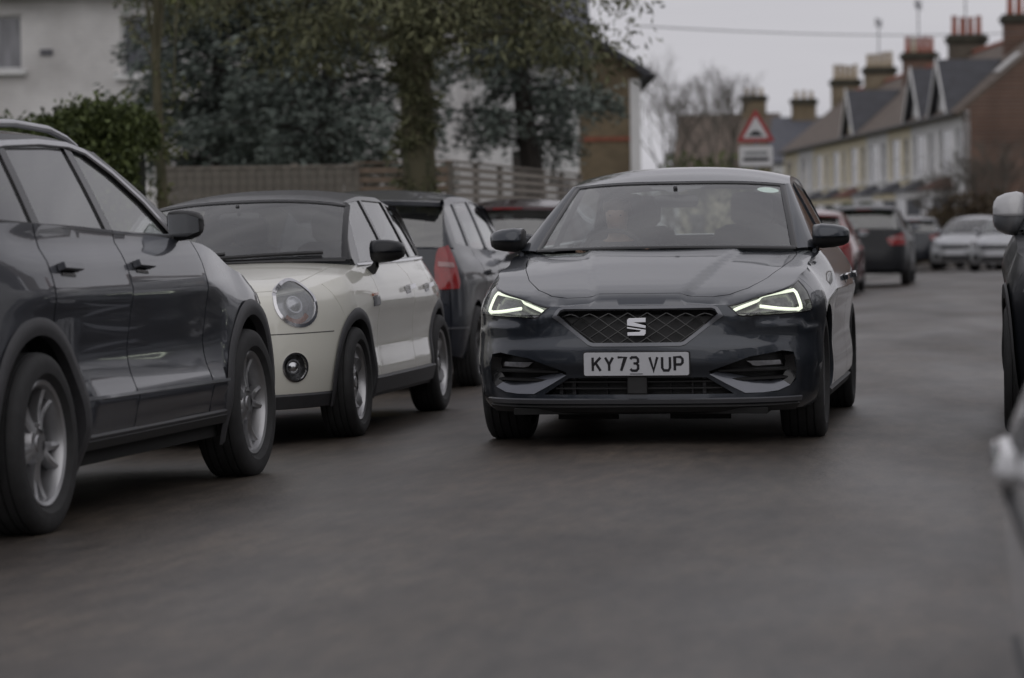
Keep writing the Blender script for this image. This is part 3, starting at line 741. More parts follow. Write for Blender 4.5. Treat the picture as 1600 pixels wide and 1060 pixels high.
for sg in (1, -1):
    hl = [(sg*u, z) for u, z in HL]
    h = lamp(hero, 'headlight', hl, lamp_in, root, .055, .025)
    # LED signature: long upper bar, outer upright, lower arm
    a = [(sx(.475), ztop(sx(.475), .017)), (sy_(.335), ztop(sy_(.335), .020))]; uo = sy_(.345)
    xo = float(np.interp(a[1][0], hero.S, hero.ox)); up = [(sx(x_), a[0][1]+(a[1][1]-a[0][1])*(x_-.475)/(xo-.475)+.032*((x_-.475)/(xo-.475))*(1-(x_-.475)/(xo-.475))) for x_ in np.linspace(.475, xo, 12)]
    mid = (sx(.635), .708)
    dn = [(uo, .768), (sy_(.325), .684), (sy_(.30), .676)]
    xl = float(np.interp(dn[-1][0], hero.S, hero.ox)); low = [(sx(x_), dn[-1][1]+(mid[1]-dn[-1][1])*(xl-x_)/(xl-.625)) for x_ in np.linspace(xl, .625, 9)]
    poly = up+dn+low
    P_, N_ = along(W_, [(sg*u, z) for u, z in poly], .02, -.028, L=hero.L)
    mb = MB(); sweep(mb, P_, N_, .015, .010); mb.build('running_light', lamp_led, h)
    # bright bezel behind the strip and the three lamp modules
    tri = [(sg*u, z) for u, z in [(sx(.50), .655), (sx(.60), .652), (sx(.60), .688), (sx(.49), .695)]]
    patch('reflector', tri, W_, lamp_in, h, (), .03, .006, inset=.045, L=hero.L)
    tri = [(sg*u, z) for u, z in [(sx(.625), .69), (sy_(.29), .690), (sy_(.305), .735), (sx(.68), .728)]]
    patch('reflector', tri, W_, lamp_in, h, (), .03, .006, inset=.045, L=hero.L)
    rim = MB(); P_, N_ = along(W_, hl, .03, -.003, closed=True, L=hero.L); sweep(rim, P_, N_, .008, .004, True); rim.build('lamp_rim', gloss_black, h)
    # side intake
    si = [(sg*u, z) for u, z in SI]
    si_o = patch('side_intake', si, W_, plastic, root, (), .03, 0, inset=.075, L=hero.L)
    wl = MB(); P_, N_ = along(W_, si, .03, 0, closed=True, L=hero.L); n = len(P_)
    wl.loft([[P_[i % n]-N_[i % n]*.002, P_[i % n]-N_[i % n]*.075] for i in range(n+1)]); wl.build('intake_wall', plastic, si_o)
    for z in (.375, .335):
        P_, N_ = along(W_, [(sg*sx(.40 if z > .35 else .46), z), (sg*sx(.745), z+.004)], .04, -.05, L=hero.L); f_ = MB(); sweep(f_, P_, N_, .012, .03); f_.build('intake_slat', plastic, si_o)
    fg = [(sg*u, z) for u, z in [(sx(.545), .420), (sx(.715), .428), (sx(.722), .398), (sx(.60), .388), (sx(.575), .392)]]
    fo = patch('fog_light', fg, W_, lamp_pale, si_o, (), .03, .01, inset=.045, L=hero.L)
    patch('lens', fg, W_, g_lens, fo, (), .03, 0, inset=.036, L=hero.L)
    # blade under the intake, body colour lightened to imitate caught sky light
    e0 = [(sx(.355), .366), (sx(.44), .318), (sx(.53), .272), (sx(.62), .273), (sx(.69), .280), (sx(.745), .304), (sx(.765), .34), (sx(.763), .42), (sx(.75), .455)]
    e1 = [(sx(.40), .370), (sx(.48), .356), (sx(.56), .340), (sx(.62), .328), (sx(.68), .322), (sx(.715), .332), (sx(.738), .35), (sx(.742), .42), (sx(.735), .452)]
    Pa, Na = along(W_, [(sg*u, z) for u, z in e0], 1, .002, L=hero.L); Pb, Nb = along(W_, [(sg*u, z) for u, z in e1], 1, -.045, L=hero.L)
    for sl_, nm_, mm_ in ((slice(0, 6), 'intake_blade', blade_m), (slice(5, 9), 'intake_frame', gloss_black)):
        bl = MB(); bl.loft([[p-n*.03, p, p*.5+q*.5+n*.006, q] for p, n, q in zip(Pa[sl_], Na[sl_], Pb[sl_])]); bl.build(nm_, mm_, si_o, angle=60)
# grille
gb = patch('grille', GR, W_, plastic, root, (), .05, 0, inset=.06, L=hero.L)
wl = MB(); P_, N_ = along(W_, GR, .03, 0, closed=True, L=hero.L); n = len(P_)
wl.loft([[P_[i % n], P_[i % n]-N_[i % n]*.06] for i in range(n+1)]); wl.build('grille_wall', plastic, gb)
fr = MB(); P_, N_ = along(W_, GR, .025, -.006, closed=True, L=hero.L); sweep(fr, P_, N_, .022, .012, True); fr.build('grille_frame', satin, gb, angle=50)
lat = MB(); GRa = np.array(GR)
pw, ph = .096, .031
for row in range(-1, 7):
    z0 = .520+row*ph
    for kx in range(-9, 10):
        for d in (-1, 1):
            a = ((kx+(.5 if row % 2 else 0))*pw, z0); b = (a[0]+d*pw/2, z0+ph)
            m2 = ((a[0]+b[0])/2, (a[1]+b[1])/2)
            if inpoly(GR, np.array([m2[0]]), np.array([m2[1]]))[0]:
                P_, N_ = along(W_, [a, b], .03, -.032, L=hero.L); sweep(lat, P_, N_, .0055, .012)
lat.build('grille_mesh', gloss_black, gb)
# emblem: two slabs that make the S
bm_ = MB(); yb = float(W_(np.array([0.]), np.array([.60]))[0][1])-.002
def lg(u, v, w): return ((u-.5)*.094, yb-.012+w+(v-.5)*-.006, .645-v*.088)
bm_.prism([(0, .13), (.10, .02), (1, 0), (1, .26), (.40, .27), (1, .44), (1, .60), (.0, .43)], lg, .014)
bm_.prism([(0, .50), (1, .67), (1, .88), (.9, 1), (.02, 1), (.02, .80), (.66, .78), (.72, .71), (0, .60)], lg, .014)
rounded(bm_.build('emblem', chrome, gb, smooth=False), .002, 2)
# number plate with its characters
pl = MB(); yp = -.014; zc = .421
def rr_(w, h, r, n=4):
    out = []
    for cx, cz, a0 in ((w/2-r, h/2-r, 0), (-w/2+r, h/2-r, 90), (-w/2+r, -h/2+r, 180), (w/2-r, -h/2+r, 270)):
        out += [(cx+r*math.cos(R(a0+90*i/n)), cz+r*math.sin(R(a0+90*i/n))) for i in range(n+1)]
    return out
pl.prism(rr_(.514, .113, .010), lambda u, v, w: (u, yp+w-v*.08, zc+v), .008)
npo = pl.build('number_plate', plate_white, root, smooth=False)
pb = MB(); pb.prism(rr_(.524, .123, .012), lambda u, v, w: (u, yp+.008+w-v*.08, zc+v), .03); pb.build('plate_backing', plastic, npo, smooth=False)
GL = {'K': [[(0, 0), (0, 1)], [(1, 1), (.06, .42)], [(.36, .60), (1, 0)]], 'Y': [[(0, 1), (.5, .48), (1, 1)], [(.5, .48), (.5, 0)]], '7': [[(0, 1), (1, 1), (.42, 0)]],
      '3': [[(.0, .88), (.22, 1), (.78, 1), (1, .86), (1, .66), (.82, .54), (.42, .54)], [(.82, .54), (1, .40), (1, .14), (.78, 0), (.22, 0), (0, .13)]],
      'V': [[(0, 1), (.5, 0), (1, 1)]], 'U': [[(0, 1), (0, .2), (.2, 0), (.8, 0), (1, .2), (1, 1)]], 'P': [[(0, 0), (0, 1), (.75, 1), (1, .85), (1, .58), (.75, .44), (0, .44)]]}
x = -.2195
cw, chh, sk = .038, .065, .0125
for ch in 'KY73 VUP':
    if ch == ' ': x += .033; continue
    tx = MB()
    for st_ in GL[ch]:
        pts = [(x+.006+u*cw, zc-chh/2+v*chh) for u, v in st_]
        sweep(tx, [(u, yp-.0005-(v-zc)*.08, v) for u, v in pts], [(0, -1, -.08)]*len(pts), sk, .0012)
    x += .0615
    tx.build('plate_character', ink, npo, smooth=False)
pt = MB(); pt.box((0, yp-.001+.045*.08, zc-.0485), (.062, .001, .004)); pt.build('plate_small_print', satin, npo)
# lower grille: bars, uprights, radar box
lo = patch('lower_grille', CI, W_, plastic, root, (), .05, 0, inset=.09, L=hero.L)
for z in (.328, .298):
    P_, N_ = along(W_, [(-sx(.42), z), (sx(.42), z)], .05, -.05, L=hero.L); b = MB(); sweep(b, P_, N_, .009, .03); b.build('grille_bar', plastic, lo)
for xx in (-.40, -.33, -.16, .16, .27, .33):
    P_, N_ = along(W_, [(sx(abs(xx))*math.copysign(1, xx), .272), (sx(abs(xx))*math.copysign(1, xx), .35)], .05, -.07, L=hero.L); b = MB(); sweep(b, P_, N_, .008 if abs(xx) < .3 else .022, .02); b.build('grille_bar', lamp_dark if abs(xx) > .26 else plastic, lo)
rb = MB(); rb.box((0, .022, .318), (.098, .03, .092)); rounded(rb.build('radar_cover', plastic, lo, smooth=False), .006)
# chin splitter and tray
P_, N_ = along(W_, [(t, .238) for t in np.linspace(-sx(.80), sx(.80), 50)], 1, -.012, L=hero.L); b = MB(); sweep(b, P_, N_, .026, .022); b.build('splitter', satin, root)
P_, N_ = along(W_, [(t, .200) for t in np.linspace(-sx(.80), sx(.80), 50)], 1, -.004, L=hero.L); b = MB(); sweep(b, P_, N_, .05, .012); b.build('chin_trim', plastic, root)
b = MB(); b.box((0, .45, .185), (1.25, .7, .03)); b.box((-.28, .3, .16), (.3, .03, .05)); b.box((.28, .3, .16), (.3, .03, .05)); b.build('undertray', under_m, root)
# windscreen details
ws = hero.screen(True)
st_ = [(.845+.098*math.cos(t), .893+.046*math.sin(t)) for t in np.linspace(0, 2*math.pi, 24, endpoint=False)]
patch('screen_sticker', st_, ws, sticker_m, root, (), .06, .0, inset=.004, L=hero.L)
sh = [(-.30, .99), (.30, .99), (.22, .90), (.10, .885), (.06, .85), (-.06, .85), (-.10, .885), (-.22, .90)]
patch('sensor_shroud', sh, ws, gloss_black, root, (), .06, .0, inset=.006, L=hero.L)

# ---- the driver, faint behind the windscreen
skin_m = pm('skin', (.24, .155, .115), .55, var=.06, scale=20); jacket_m = pm('dark_jacket', (.035, .037, .045), .85, var=.2, scale=30, bump=.2); hair_m = pm('brown_hair', (.05, .032, .022), .6, var=.3, scale=60)
def skinned(name, V, E, Rr, m, loc, parent=None, root=0, sub_=2):
    me = bpy.data.meshes.new(name); me.from_pydata(V, E, []); o = bpy.data.objects.new(name, me); COL.objects.link(o); me.materials.append(m)
    md = o.modifiers.new('skin', 'SKIN'); md.use_smooth_shade = True
    if not me.skin_vertices: me.skin_vertices.new()
    for i, r_ in enumerate(Rr):
        q = r_ if hasattr(r_, '__len__') else (r_, r_); me.skin_vertices[0].data[i].radius = q; me.skin_vertices[0].data[i].use_root = (i == root)
    sd = o.modifiers.new('sub', 'SUBSURF'); sd.levels = sub_; sd.render_levels = sub_
    o.parent = parent; o.location = loc
    return o
V = []; E = []; RR = []
def add(p, r_, link_to=None):
    V.append(tuple(p)); RR.append(r_)
    if link_to is not None: E.append((link_to, len(V)-1))
    return len(V)-1
pel = add((0, 2.12, .57), (.15, .13)); b1 = add((0, 2.17, .72), (.14, .11), pel); ch = add((0, 2.20, .87), (.15, .11), b1); uc = add((0, 2.20, .965), (.10, .08), ch)
nk = add((0, 2.185, 1.02), .055, uc); n2 = add((0, 2.17, 1.06), .053, nk); jaw = add((0, 2.145, 1.10), (.058, .070), n2); fc_ = add((0, 2.145, 1.145), (.072, .088), jaw); cr_ = add((0, 2.155, 1.195), (.074, .088), fc_); tp_ = add((0, 2.165, 1.232), (.045, .055), cr_)
nose = add((0, 2.062, 1.135), .012, fc_)
arms = []
for sg in (1, -1):
    shd = add((sg*.165, 2.20, .945), .068, uc); el = add((sg*.26, 2.06, .78), .047, shd); fo_ = add((sg*.215, 2.0, .86), .038, el); wr = add((sg*.185, 1.965, .915), .027, fo_); pa = add((sg*.18, 1.945, .955), (.032, .018), wr); arms.append((sg, wr))
    for k in range(4):
        a0 = add((sg*(.198-.012*k), 1.915+.004*k, .975-.010*k), .0085, pa); a1 = add((sg*(.192-.012*k), 1.893+.004*k, .962-.011*k), .008, a0); add((sg*(.178-.012*k), 1.900+.004*k, .945-.011*k), .0075, a1)
    t0 = add((sg*.158, 1.955, .945), .010, wr); add((sg*.150, 1.925, .958), .0085, t0)
    hp = add((sg*.09, 2.06, .56), .085, pel); kn = add((sg*.12, 1.70, .60), .065, hp); an = add((sg*.11, 1.42, .46), .042, kn); add((sg*.11, 1.33, .44), .04, an)
pl_loc = HERO_LOC+Vector((-.36, 0, .0))
person = skinned('person', V, E, RR, skin_m, pl_loc); tag(person, 'person in a dark jacket at the wheel, faint behind the windscreen of the moving car', 'person')
Vj = []; Ej = []; Rj = []; Vs, Es, Rs = V, E, RR; V, E, RR = Vj, Ej, Rj
pel = add((0, 2.12, .57), (.165, .145)); b1 = add((0, 2.17, .72), (.16, .13), pel); ch = add((0, 2.20, .87), (.17, .13), b1); uc = add((0, 2.20, .965), (.12, .095), ch); add((0, 2.19, 1.01), .066, uc)
for sg in (1, -1):
    shd = add((sg*.165, 2.20, .945), .085, uc); el = add((sg*.26, 2.06, .78), .062, shd); fo_ = add((sg*.215, 2.0, .86), .050, el); add((sg*.19, 1.972, .905), .040, fo_)
    hp = add((sg*.09, 2.06, .56), .10, pel); kn = add((sg*.12, 1.70, .60), .078, hp); add((sg*.11, 1.44, .47), .052, kn)
jk = skinned('jacket', V, E, RR, jacket_m, (0, 0, 0), person)
hm = MB(); rows = []
for i_ in range(7):
    ph = math.pi*.5*(i_/6)*1.15; rows.append([(.083*math.sin(ph)*math.cos(t), 2.165+.098*math.sin(ph)*math.sin(t)+(.012 if math.sin(t) > 0 else 0)*math.sin(ph), 1.165+.092*math.cos(ph)+(.035 if math.sin(t) < -.3 and ph > 1.1 else 0)) for t in np.linspace(0, 2*math.pi, 20, endpoint=False)])
hm.loft(rows, closed=True); hm.build('hair', hair_m, person)
em = MB()
for sg in (1, -1): em.lathe([(0, .0001), (.003, .004), (.005, .0001)], 8, Matrix.Translation((sg*.03, 2.066, 1.158)) @ Matrix.Rotation(R(-90), 4, 'Z'))
em.build('eyes', ink, person); em = MB(); em.box((0, 2.072, 1.100), (.032, .006, .005)); em.build('mouth', clay_lip if False else pm('lips', (.15, .07, .06), .5), person)
# ================================================================== the other cars
def mk(L, W, H, yf, yr, r, paint, znose, zcorner, belt0, belt1, ycowl, zcowl, yhead, zhead, yend, yglass, zglass, shoulder=.76, zs=.22, xcow=None, xhead=None, **k):
    bi = k.pop('bi', .075); sp = side_prof(zs, shoulder, belt0, 0)[:-3]+[(shoulder+.06, .012), ((shoulder+belt0)/2+.03, .2*bi+.02), (belt0, bi), (belt1, bi+.01), (belt1+.1, bi+.065)]
    sp = sorted({round(a, 3): (a, b) for a, b in sp}.values())
    xc = xcow or W-.17; xh = xhead or W-.29
    d = base(paint=paint, L=L, W=W, yf=yf, yr=yr, r=r, tw=k.pop('tw', .20), zs=zs,
        profiles=[(('x', 0), [(.12, .12), (.2, .05), (.3, .015), (.45, 0), (znose-.12, .02), (znose, .06), (znose+.03, .09)]),
                  (('x', W*.6), [(.12, .12), (.2, .05), (.3, .015), (.45, 0), (znose-.12, .02), (znose, .06), (znose+.03, .09)]),
                  (('y', .36), [(.12, .12), (.2, .05), (.3, .015), (.45, .0), (zcorner-.2, .015), (zcorner-.05, .05), (zcorner, .09), (zcorner+.05, .14)]),
                  (('y', yf), [(.12, .06), (zs, .02), (.5, 0), (.65, .004), (.8, .02), (zcorner+.08, .085), (belt0, .12)]),
                  (('y', ycowl+.35), sp), (('y', L-.9), sp), (('y', L-.35), [(.12, .09), (.3, .02), (.5, 0), (.75, .01), (zglass-.1, bi*.6), (zglass, bi+.01), (zglass+.1, bi+.05)]),
                  (('e',), [(.12, .1), (.3, .02), (.5, .0), (.62, .01), (.75, .04), (zglass, .10)])],
        top=[(('x', 0), znose), (('x', W*.5), znose+.01), (('y', .36), zcorner), (('y', yf), zcorner+.06), (('y', ycowl+.1), belt0-.02), (('y', ycowl+.4), belt0), (('y', L-.6), belt1), (('e',), zglass)],
        hood=[(.061, znose), (.088, znose+.03), (.15, znose+.06), (.3, znose+.06+(zcowl-znose-.06)*.28), (ycowl*.65, znose+.06+(zcowl-znose-.06)*.66), (ycowl, zcowl), (ycowl+.4, zcowl+.03)],
        roof=[(yhead-.2, zhead-.06), (yhead, zhead), (yhead+.3, zhead+(H-zhead)*.6), (yhead+.75, H), (yhead+1.2, H-.002), (yend-.3, H-.035), (yend, H-.07), (yend+.3, H-.13)],
        cowl=(ycowl, ycowl+.2, xc, .01), head=(yhead, yhead+.13, xh), roofend=(yend, yend-.08, xh-.02), tailglass=(yglass, yglass-.14, W-.22, zglass+.01),
        bonnet=[(.02, .13), (W*.45, .15), (W*.6, .22), (W*.68, .42), (W*.74, ycowl*.75), (W*.76, ycowl+.06)], seam_y=min(.46, yf-.3))
    d.update(k)
    return d

# ---- slate grey crossover, nearest on the left, facing away
suv = Car(**mk(4.42, .905, 1.595, .86, 3.64, .345, paint_suv, .86, .90, 1.105, 1.18, 1.30, 1.11, 2.08, 1.51, 4.07, 4.34, 1.17, shoulder=.90, zs=.30, tw=.215, detailed=True, step=.05,
    wheel_style='suv', gap=.006, rim_mat=alloy, archgap=.075, tumble=.50, doors=[1.58, 2.62, 3.50], handle_z=1.0, k=.9, pillar_mat=gloss_black, mirror_mat=plastic,
    windows=[[(1.80, 1.132), (2.58, 1.147), (2.52, 1.494), (2.38, 1.472), (2.17, 1.387), (1.97, 1.272)], [(2.66, 1.150), (3.40, 1.177), (3.32, 1.477), (2.60, 1.496)], [(3.47, 1.180), (3.88, 1.197), (3.76, 1.432), (3.39, 1.472)]],
    window_mats=[g_clear, g_dark, g_dark], mirrors=(1.74, 1.165, .80, .955, .13, .14), drop=.055))
suv.detail = lambda a, z: -.022*np.exp(-((z-.47)/.05)**2)*((a > float(suv.s_of_y(1.35))) & (a < float(suv.s_of_y(3.1)))) + .012*np.exp(-((z-.66)/.08)**2)*((a > float(suv.s_of_y(1.3))) & (a < float(suv.s_of_y(3.2))))
def road_z(x, y=0.):
    d = abs(x-road_c(y))
    return float(np.interp(d, [0, .9, 1.7, 2.6, 3.6, 3.65], [0, -.016, -.06, -.09, -.115, -.115]))
RC = [(-40, -1.7), (22, -1.7), (45, -1.15), (70, .1), (95, 1.5), (140, 3.5), (400, 12)]
_rc = pchip(RC)
def road_c(y): return float(_rc(y))
def park(car, name, px, py, end, side_x, heading, label, group=None, dz=0., yaw=0.):
    """px, py: pixel of the ground contact of the wheel nearest the road centre; end 'f' or 'r' = which axle"""
    z = -.06+dz
    p = on_z(px, py, z)
    ya = car.yf if end == 'f' else car.yr
    hw = (car.W-.03)*side_x                    # side (in world x) on which that wheel stands
    off = Matrix.Rotation(heading+yaw, 3, 'Z') @ Vector((hw if abs(heading) < .1 else -hw, ya, 0))
    loc = Vector((p.x-off.x, p.y-off.y, z))
    # lean with the camber
    xi, xo = p.x, p.x-2*hw*.85
    t = math.atan2(road_z(xo, p.y)-road_z(xi, p.y), abs(xo-xi))*(1 if xo < xi else -1)
    sgn = 1 if abs(heading) < .1 else -1
    loc.z = z - abs(hw)*math.sin(abs(t)) - .012
    o = car.build(name, loc, heading+yaw, t*sgn)
    tag(o, label, 'car', group)
    return o
o = park(suv, 'crossover_car', 402, 741, 'f', 1, math.pi, 'slate grey crossover with silver roof rails parked nearest on the left', yaw=R(-2.4))
for sg in (1, -1):
    f = suv.side(sg)
    for yc, nm in ((suv.yf, 'arch_cladding'), (suv.yr, 'arch_cladding')):
        P_, N_ = along(f, suv.arch(yc, -.35, math.pi+.35, 40), 1, -.002, L=suv.L); c = MB()
        cen = np.array([sg*suv.W, yc, suv.r]); rows = []
        for p, n_ in zip(P_, N_):
            d = p-cen; d[0] = 0; d /= np.linalg.norm(d)
            rows.append([p-n_*.03-d*.012, p+n_*.010-d*.012, p+n_*.016+d*.012, p+n_*.014+d*.05, p+n_*.002+d*.062])
        c.loft(rows); c.build(nm, cladding, o, angle=50)
    P_, N_ = along(f, [(1.30, .32), (3.18, .32)], .08, -.004, L=suv.L); c = MB(); sweep(c, P_, N_, .05, .012); c.build('sill_cladding', cladding, o)
    P_, N_ = along(f, [(1.36, .475), (3.20, .485)], .08, -.002, L=suv.L); c = MB(); sweep(c, P_, N_, .016, .008); c.build('door_trim', satin, o)
    # bright strip round the top of the side windows
    A = [(1.78, 1.132), (1.95, 1.277), (2.16, 1.399), (2.37, 1.482), (2.55, 1.506), (2.9, 1.509), (3.33, 1.492), (3.78, 1.447)]
    g = suv.green(sg); P_, N_ = along(g, A, .06, .002, L=suv.L); c = MB(); sweep(c, P_, N_, .030, .008); c.build('window_trim', bright_trim, o)
    P_, N_ = along(g, [(1.74, 1.117), (2.5, 1.132), (3.3, 1.164), (3.85, 1.187)], .08, .001, L=suv.L); c = MB(); sweep(c, P_, N_, .014, .006); c.build('belt_seal', plastic, o)
    pts = [(sg*(float(suv.railx(y)[0])-.045), y, float(suv.railz(y))+h_) for y, h_ in ((2.30, .016), (2.42, .034), (2.6, .046), (3.0, .048), (3.5, .044), (3.80, .03), (3.92, .010))]
    c = MB(); c.tube(pts, [.010, .014, .016, .016, .016, .013, .008], 8); c.build('roof_rail', bright_trim, o)
    c = MB(); P_, N_ = along(f, [(1.05, .995), (1.6, .975), (3.4, 1.03)], .08, .0, L=suv.L)
    tl = [(sg*float(suv.s_of_y(y)), z) for y, z in ((4.12, .98), (4.30, .98), (4.32, .84), (4.16, .88))]
    patch('tail_light', tl, suv.wrap, red_lens, o, (), .05, .0, inset=-.004, L=suv.L)
    hl = [(sg*float(suv.s_of_y(y)), z) for y, z in ((.12, .84), (.45, .885), (.47, .80), (.15, .77))]
    patch('headlight', hl, suv.wrap, lamp_in, o, (), .05, .0, inset=-.003, L=suv.L)

# ---- cream and black small hatchback facing the viewer
mini = Car(**mk(3.90, .862, 1.42, .78, 3.29, .306, paint_cream, .79, .845, .955, .975, .98, .985, 1.56, 1.352, 3.26, 3.76, .98, shoulder=.74, zs=.22, tw=.195, bi=.115, detailed=True, step=.045,
    wheel_style='mini', rim_mat=alloy, archgap=.05, tumble=.40, doors=[1.30, 2.34, 2.96], handle_z=.80, k=.95, roof_mat=paint_black, mirror_mat=paint_black, handle_mat=chrome, seam_a=R(62),
    windows=[[(1.40, .968), (2.24, .975), (2.22, 1.335), (1.86, 1.32), (1.72, 1.27)], [(2.30, .975), (2.98, .982), (2.90, 1.33), (2.28, 1.337)], [(3.05, .985), (3.42, .99), (3.16, 1.28), (2.97, 1.315)]],
    window_mats=[g_clear, g_clear, g_dark], mirrors=(1.38, 1.02, .80, .985, .13, .15), xcow=.70, xhead=.62, cpillar=.06))
mhl = []
mfog = []
def circ_on(car, s0, z0, ru, rz, n=28): return [(s0+ru*math.cos(t), z0+rz*math.sin(t)) for t in np.linspace(0, 2*math.pi, n, endpoint=False)]
ms = float(mini.s_of_y(.17))+.022; mf = float(mini.s_of_y(.12))+.04
MH = circ_on(mini, ms, .765, .145, .125); MF = circ_on(mini, mf, .42, .075, .075)
MG = [(-.42, .60), (.42, .60), (.45, .56), (.36, .50), (-.36, .50), (-.45, .56)]; MG2 = [(-.40, .44), (.40, .44), (.44, .30), (-.44, .30)]
mini.front_holes = lambda: [MH, [(-u, z) for u, z in MH], MF, [(-u, z) for u, z in MF], MG, MG2]
o = park(mini, 'small_hatchback', 566, 679, 'f', 1, 0., 'cream white small hatchback with black roof and round headlights behind the crossover')
for sg in (1, -1):
    f = mini.side(sg)
    for nm, poly, dp in (('headlight', MH, .05), ('fog_light', MF, .05)):
        pl_ = [(sg*u, z) for u, z in poly]
        h = lamp(mini, nm, pl_, lamp_pale if nm == 'headlight' else lamp_in, o, dp, .03, g_haze if nm == 'headlight' else g_lens)
        P_, N_ = along(mini.wrap, pl_, .03, -.002, closed=True, L=mini.L); c = MB(); sweep(c, P_, N_, .022 if nm == 'headlight' else .012, .007, True); c.build('lamp_ring', chrome, h)
        cc = np.array(pl_).mean(0); P0, N0 = along(mini.wrap, [cc, cc+[.001, 0]], 1, -.045, L=mini.L)
        M_ = Matrix.Translation(P0[0]) @ Vector(N0[0]).to_track_quat('X', 'Z').to_matrix().to_4x4()
        c = MB(); rr = .042 if nm == 'headlight' else .035; c.lathe([(0, rr+.012), (.02, rr+.008), (.02, rr), (.035, rr*.6), (.040, .0001)], 24, M_); c.build('projector', chrome, h)
        if nm == 'headlight':
            ind = [(sg*(ms+.105*math.cos(t)), .765+.098*math.sin(t)) for t in np.linspace(-2.4, -.7, 10)]
            P_, N_ = along(mini.wrap, ind, 1, -.03, L=mini.L); c = MB(); sweep(c, P_, N_, .03, .008); c.build('indicator', amber, h)
    for yc in (mini.yf, mini.yr):
        P_, N_ = along(f, mini.arch(yc, -.28, math.pi+.28, 40), 1, -.002, L=mini.L); c = MB(); cen = np.array([sg*mini.W, yc, mini.r]); rows = []
        for p, n_ in zip(P_, N_):
            d = p-cen; d[0] = 0; d /= np.linalg.norm(d); rows.append([p-n_*.03-d*.01, p+n_*.008-d*.01, p+n_*.014+d*.01, p+n_*.011+d*.045, p+n_*.001+d*.055])
        c.loft(rows); c.build('arch_cladding', cladding, o, angle=50)
    P_, N_ = along(f, [(1.15, .265), (2.98, .265)], .08, -.004, L=mini.L); c = MB(); sweep(c, P_, N_, .11, .014); c.build('sill_cladding', cladding, o)
    P_, N_ = along(f, [(1.14, .74), (1.28, .745)], .04, -.001, L=mini.L); c = MB(); sweep(c, P_, N_, .055, .008); sc = c.build('side_scuttle', satin, o)
    P_, N_ = along(f, [(1.13, .778), (1.26, .782)], .04, .001, L=mini.L); c = MB(); sweep(c, P_, N_, .016, .009); c.build('repeater', amber, sc)
    P_, N_ = along(f, [(1.2, .948), (2.2, .957), (3.5, .972)], .08, .004, L=mini.L); c = MB(); sweep(c, P_, N_, .018, .008); c.build('belt_trim', chrome, o)
    tl = [(sg*float(mini.s_of_y(y)), z) for y, z in ((3.72, .86), (3.825, .86), (3.835, .62), (3.74, .62))]
    patch('tail_light', tl, mini.wrap, red_lens, o, (), .05, .0, inset=-.004, L=mini.L)
g_ = patch('grille', MG, mini.wrap, plastic, o, (), .05, 0, inset=.03, L=mini.L)
P_, N_ = along(mini.wrap, MG, .03, .0, closed=True, L=mini.L); c = MB(); sweep(c, P_, N_, .02, .01, True); c.build('grille_frame', chrome, g_)
for z in (.525, .55, .575):
    P_, N_ = along(mini.wrap, [(-.42, z), (.42, z)], .06, -.02, L=mini.L); c = MB(); sweep(c, P_, N_, .008, .012); c.build('grille_bar', chrome, g_)
g_ = patch('lower_grille', MG2, mini.wrap, plastic, o, (), .05, 0, inset=.04, L=mini.L)
P_, N_ = along(mini.wrap, [(t, .235) for t in np.linspace(-float(mini.s_of_y(.42)), float(mini.s_of_y(.42)), 50)], 1, -.004, L=mini.L); c = MB(); sweep(c, P_, N_, .09, .012); c.build('chin_trim', cladding, o)
P_, N_ = along(mini.wrap, [(t, .60) for t in np.linspace(float(mini.s_of_x(.47)), float(mini.s_of_y(.43)), 20)], 1, -.001, L=mini.L); c = MB(); sweep(c, P_, N_, .006, .0015); c.build('shut_line', plastic, o)
wsm = mini.screen(True)
for u0, u1, v0 in ((-.80, .05, .04), (-.02, .82, .035)):
    P_, N_ = along(wsm, [(u0, v0), (u1, v0+.05)], .1, .008, L=mini.L); b = MB(); sweep(b, P_, N_, .02, .014); b.build('wiper', plastic, o)

# ---- black hatchback, rear towards the viewer
def tail_dress(car, o, tl, plate=True, spoiler=True, coarse=.06):
    for sg in (1, -1):
        a = patch('tail_light', [(sg*u, z) for u, z in tl], car.wrap, red_lens, o, (), coarse, .006, inset=-.012, L=car.L)
        zs_ = [z for u, z in tl]; us_ = [u for u, z in tl]; zm = min(zs_)+.55*(max(zs_)-min(zs_)); u0, u1 = min(us_), max(us_); w_ = u1-u0
        patch('reversing_lens', [(sg*(u0+w_*.15), zm-.02), (sg*(u1-w_*.15), zm-.01), (sg*(u1-w_*.15), zm+.025), (sg*(u0+w_*.15), zm+.015)], car.wrap, pale_lens, a, (), coarse, 0, inset=-.016, L=car.L)
    if spoiler:
        y0 = car.roofend[0]; z0 = float(car.zr(y0)); w = car.roofend[2]
        m = MB(); m.loft([[(x, y0-.06-.05*(x/w)**2, z0-.015-.02*(x/w)**2), (x, y0+.02-.05*(x/w)**2, z0+.006-.02*(x/w)**2), (x, y0+.15-.07*(x/w)**2, z0-.02-.02*(x/w)**2), (x, y0+.15-.07*(x/w)**2, z0-.05-.02*(x/w)**2), (x, y0-.04-.05*(x/w)**2, z0-.06-.02*(x/w)**2)] for x in np.linspace(-w, w, 13)], closed=True)
        so = m.build('spoiler', car.paint, o)
        m = MB(); m.box((0, y0+.152, z0-.037), (.30, .008, .016)); m.build('brake_light', red_lens, so)
    if plate:
        m = MB(); yy = car.L+.004; m.prism(rr_(.52, .112, .01), lambda u, v, w: (u, yy+w, .72+v), .01); m.build('number_plate', plate_yellow, o, smooth=False)
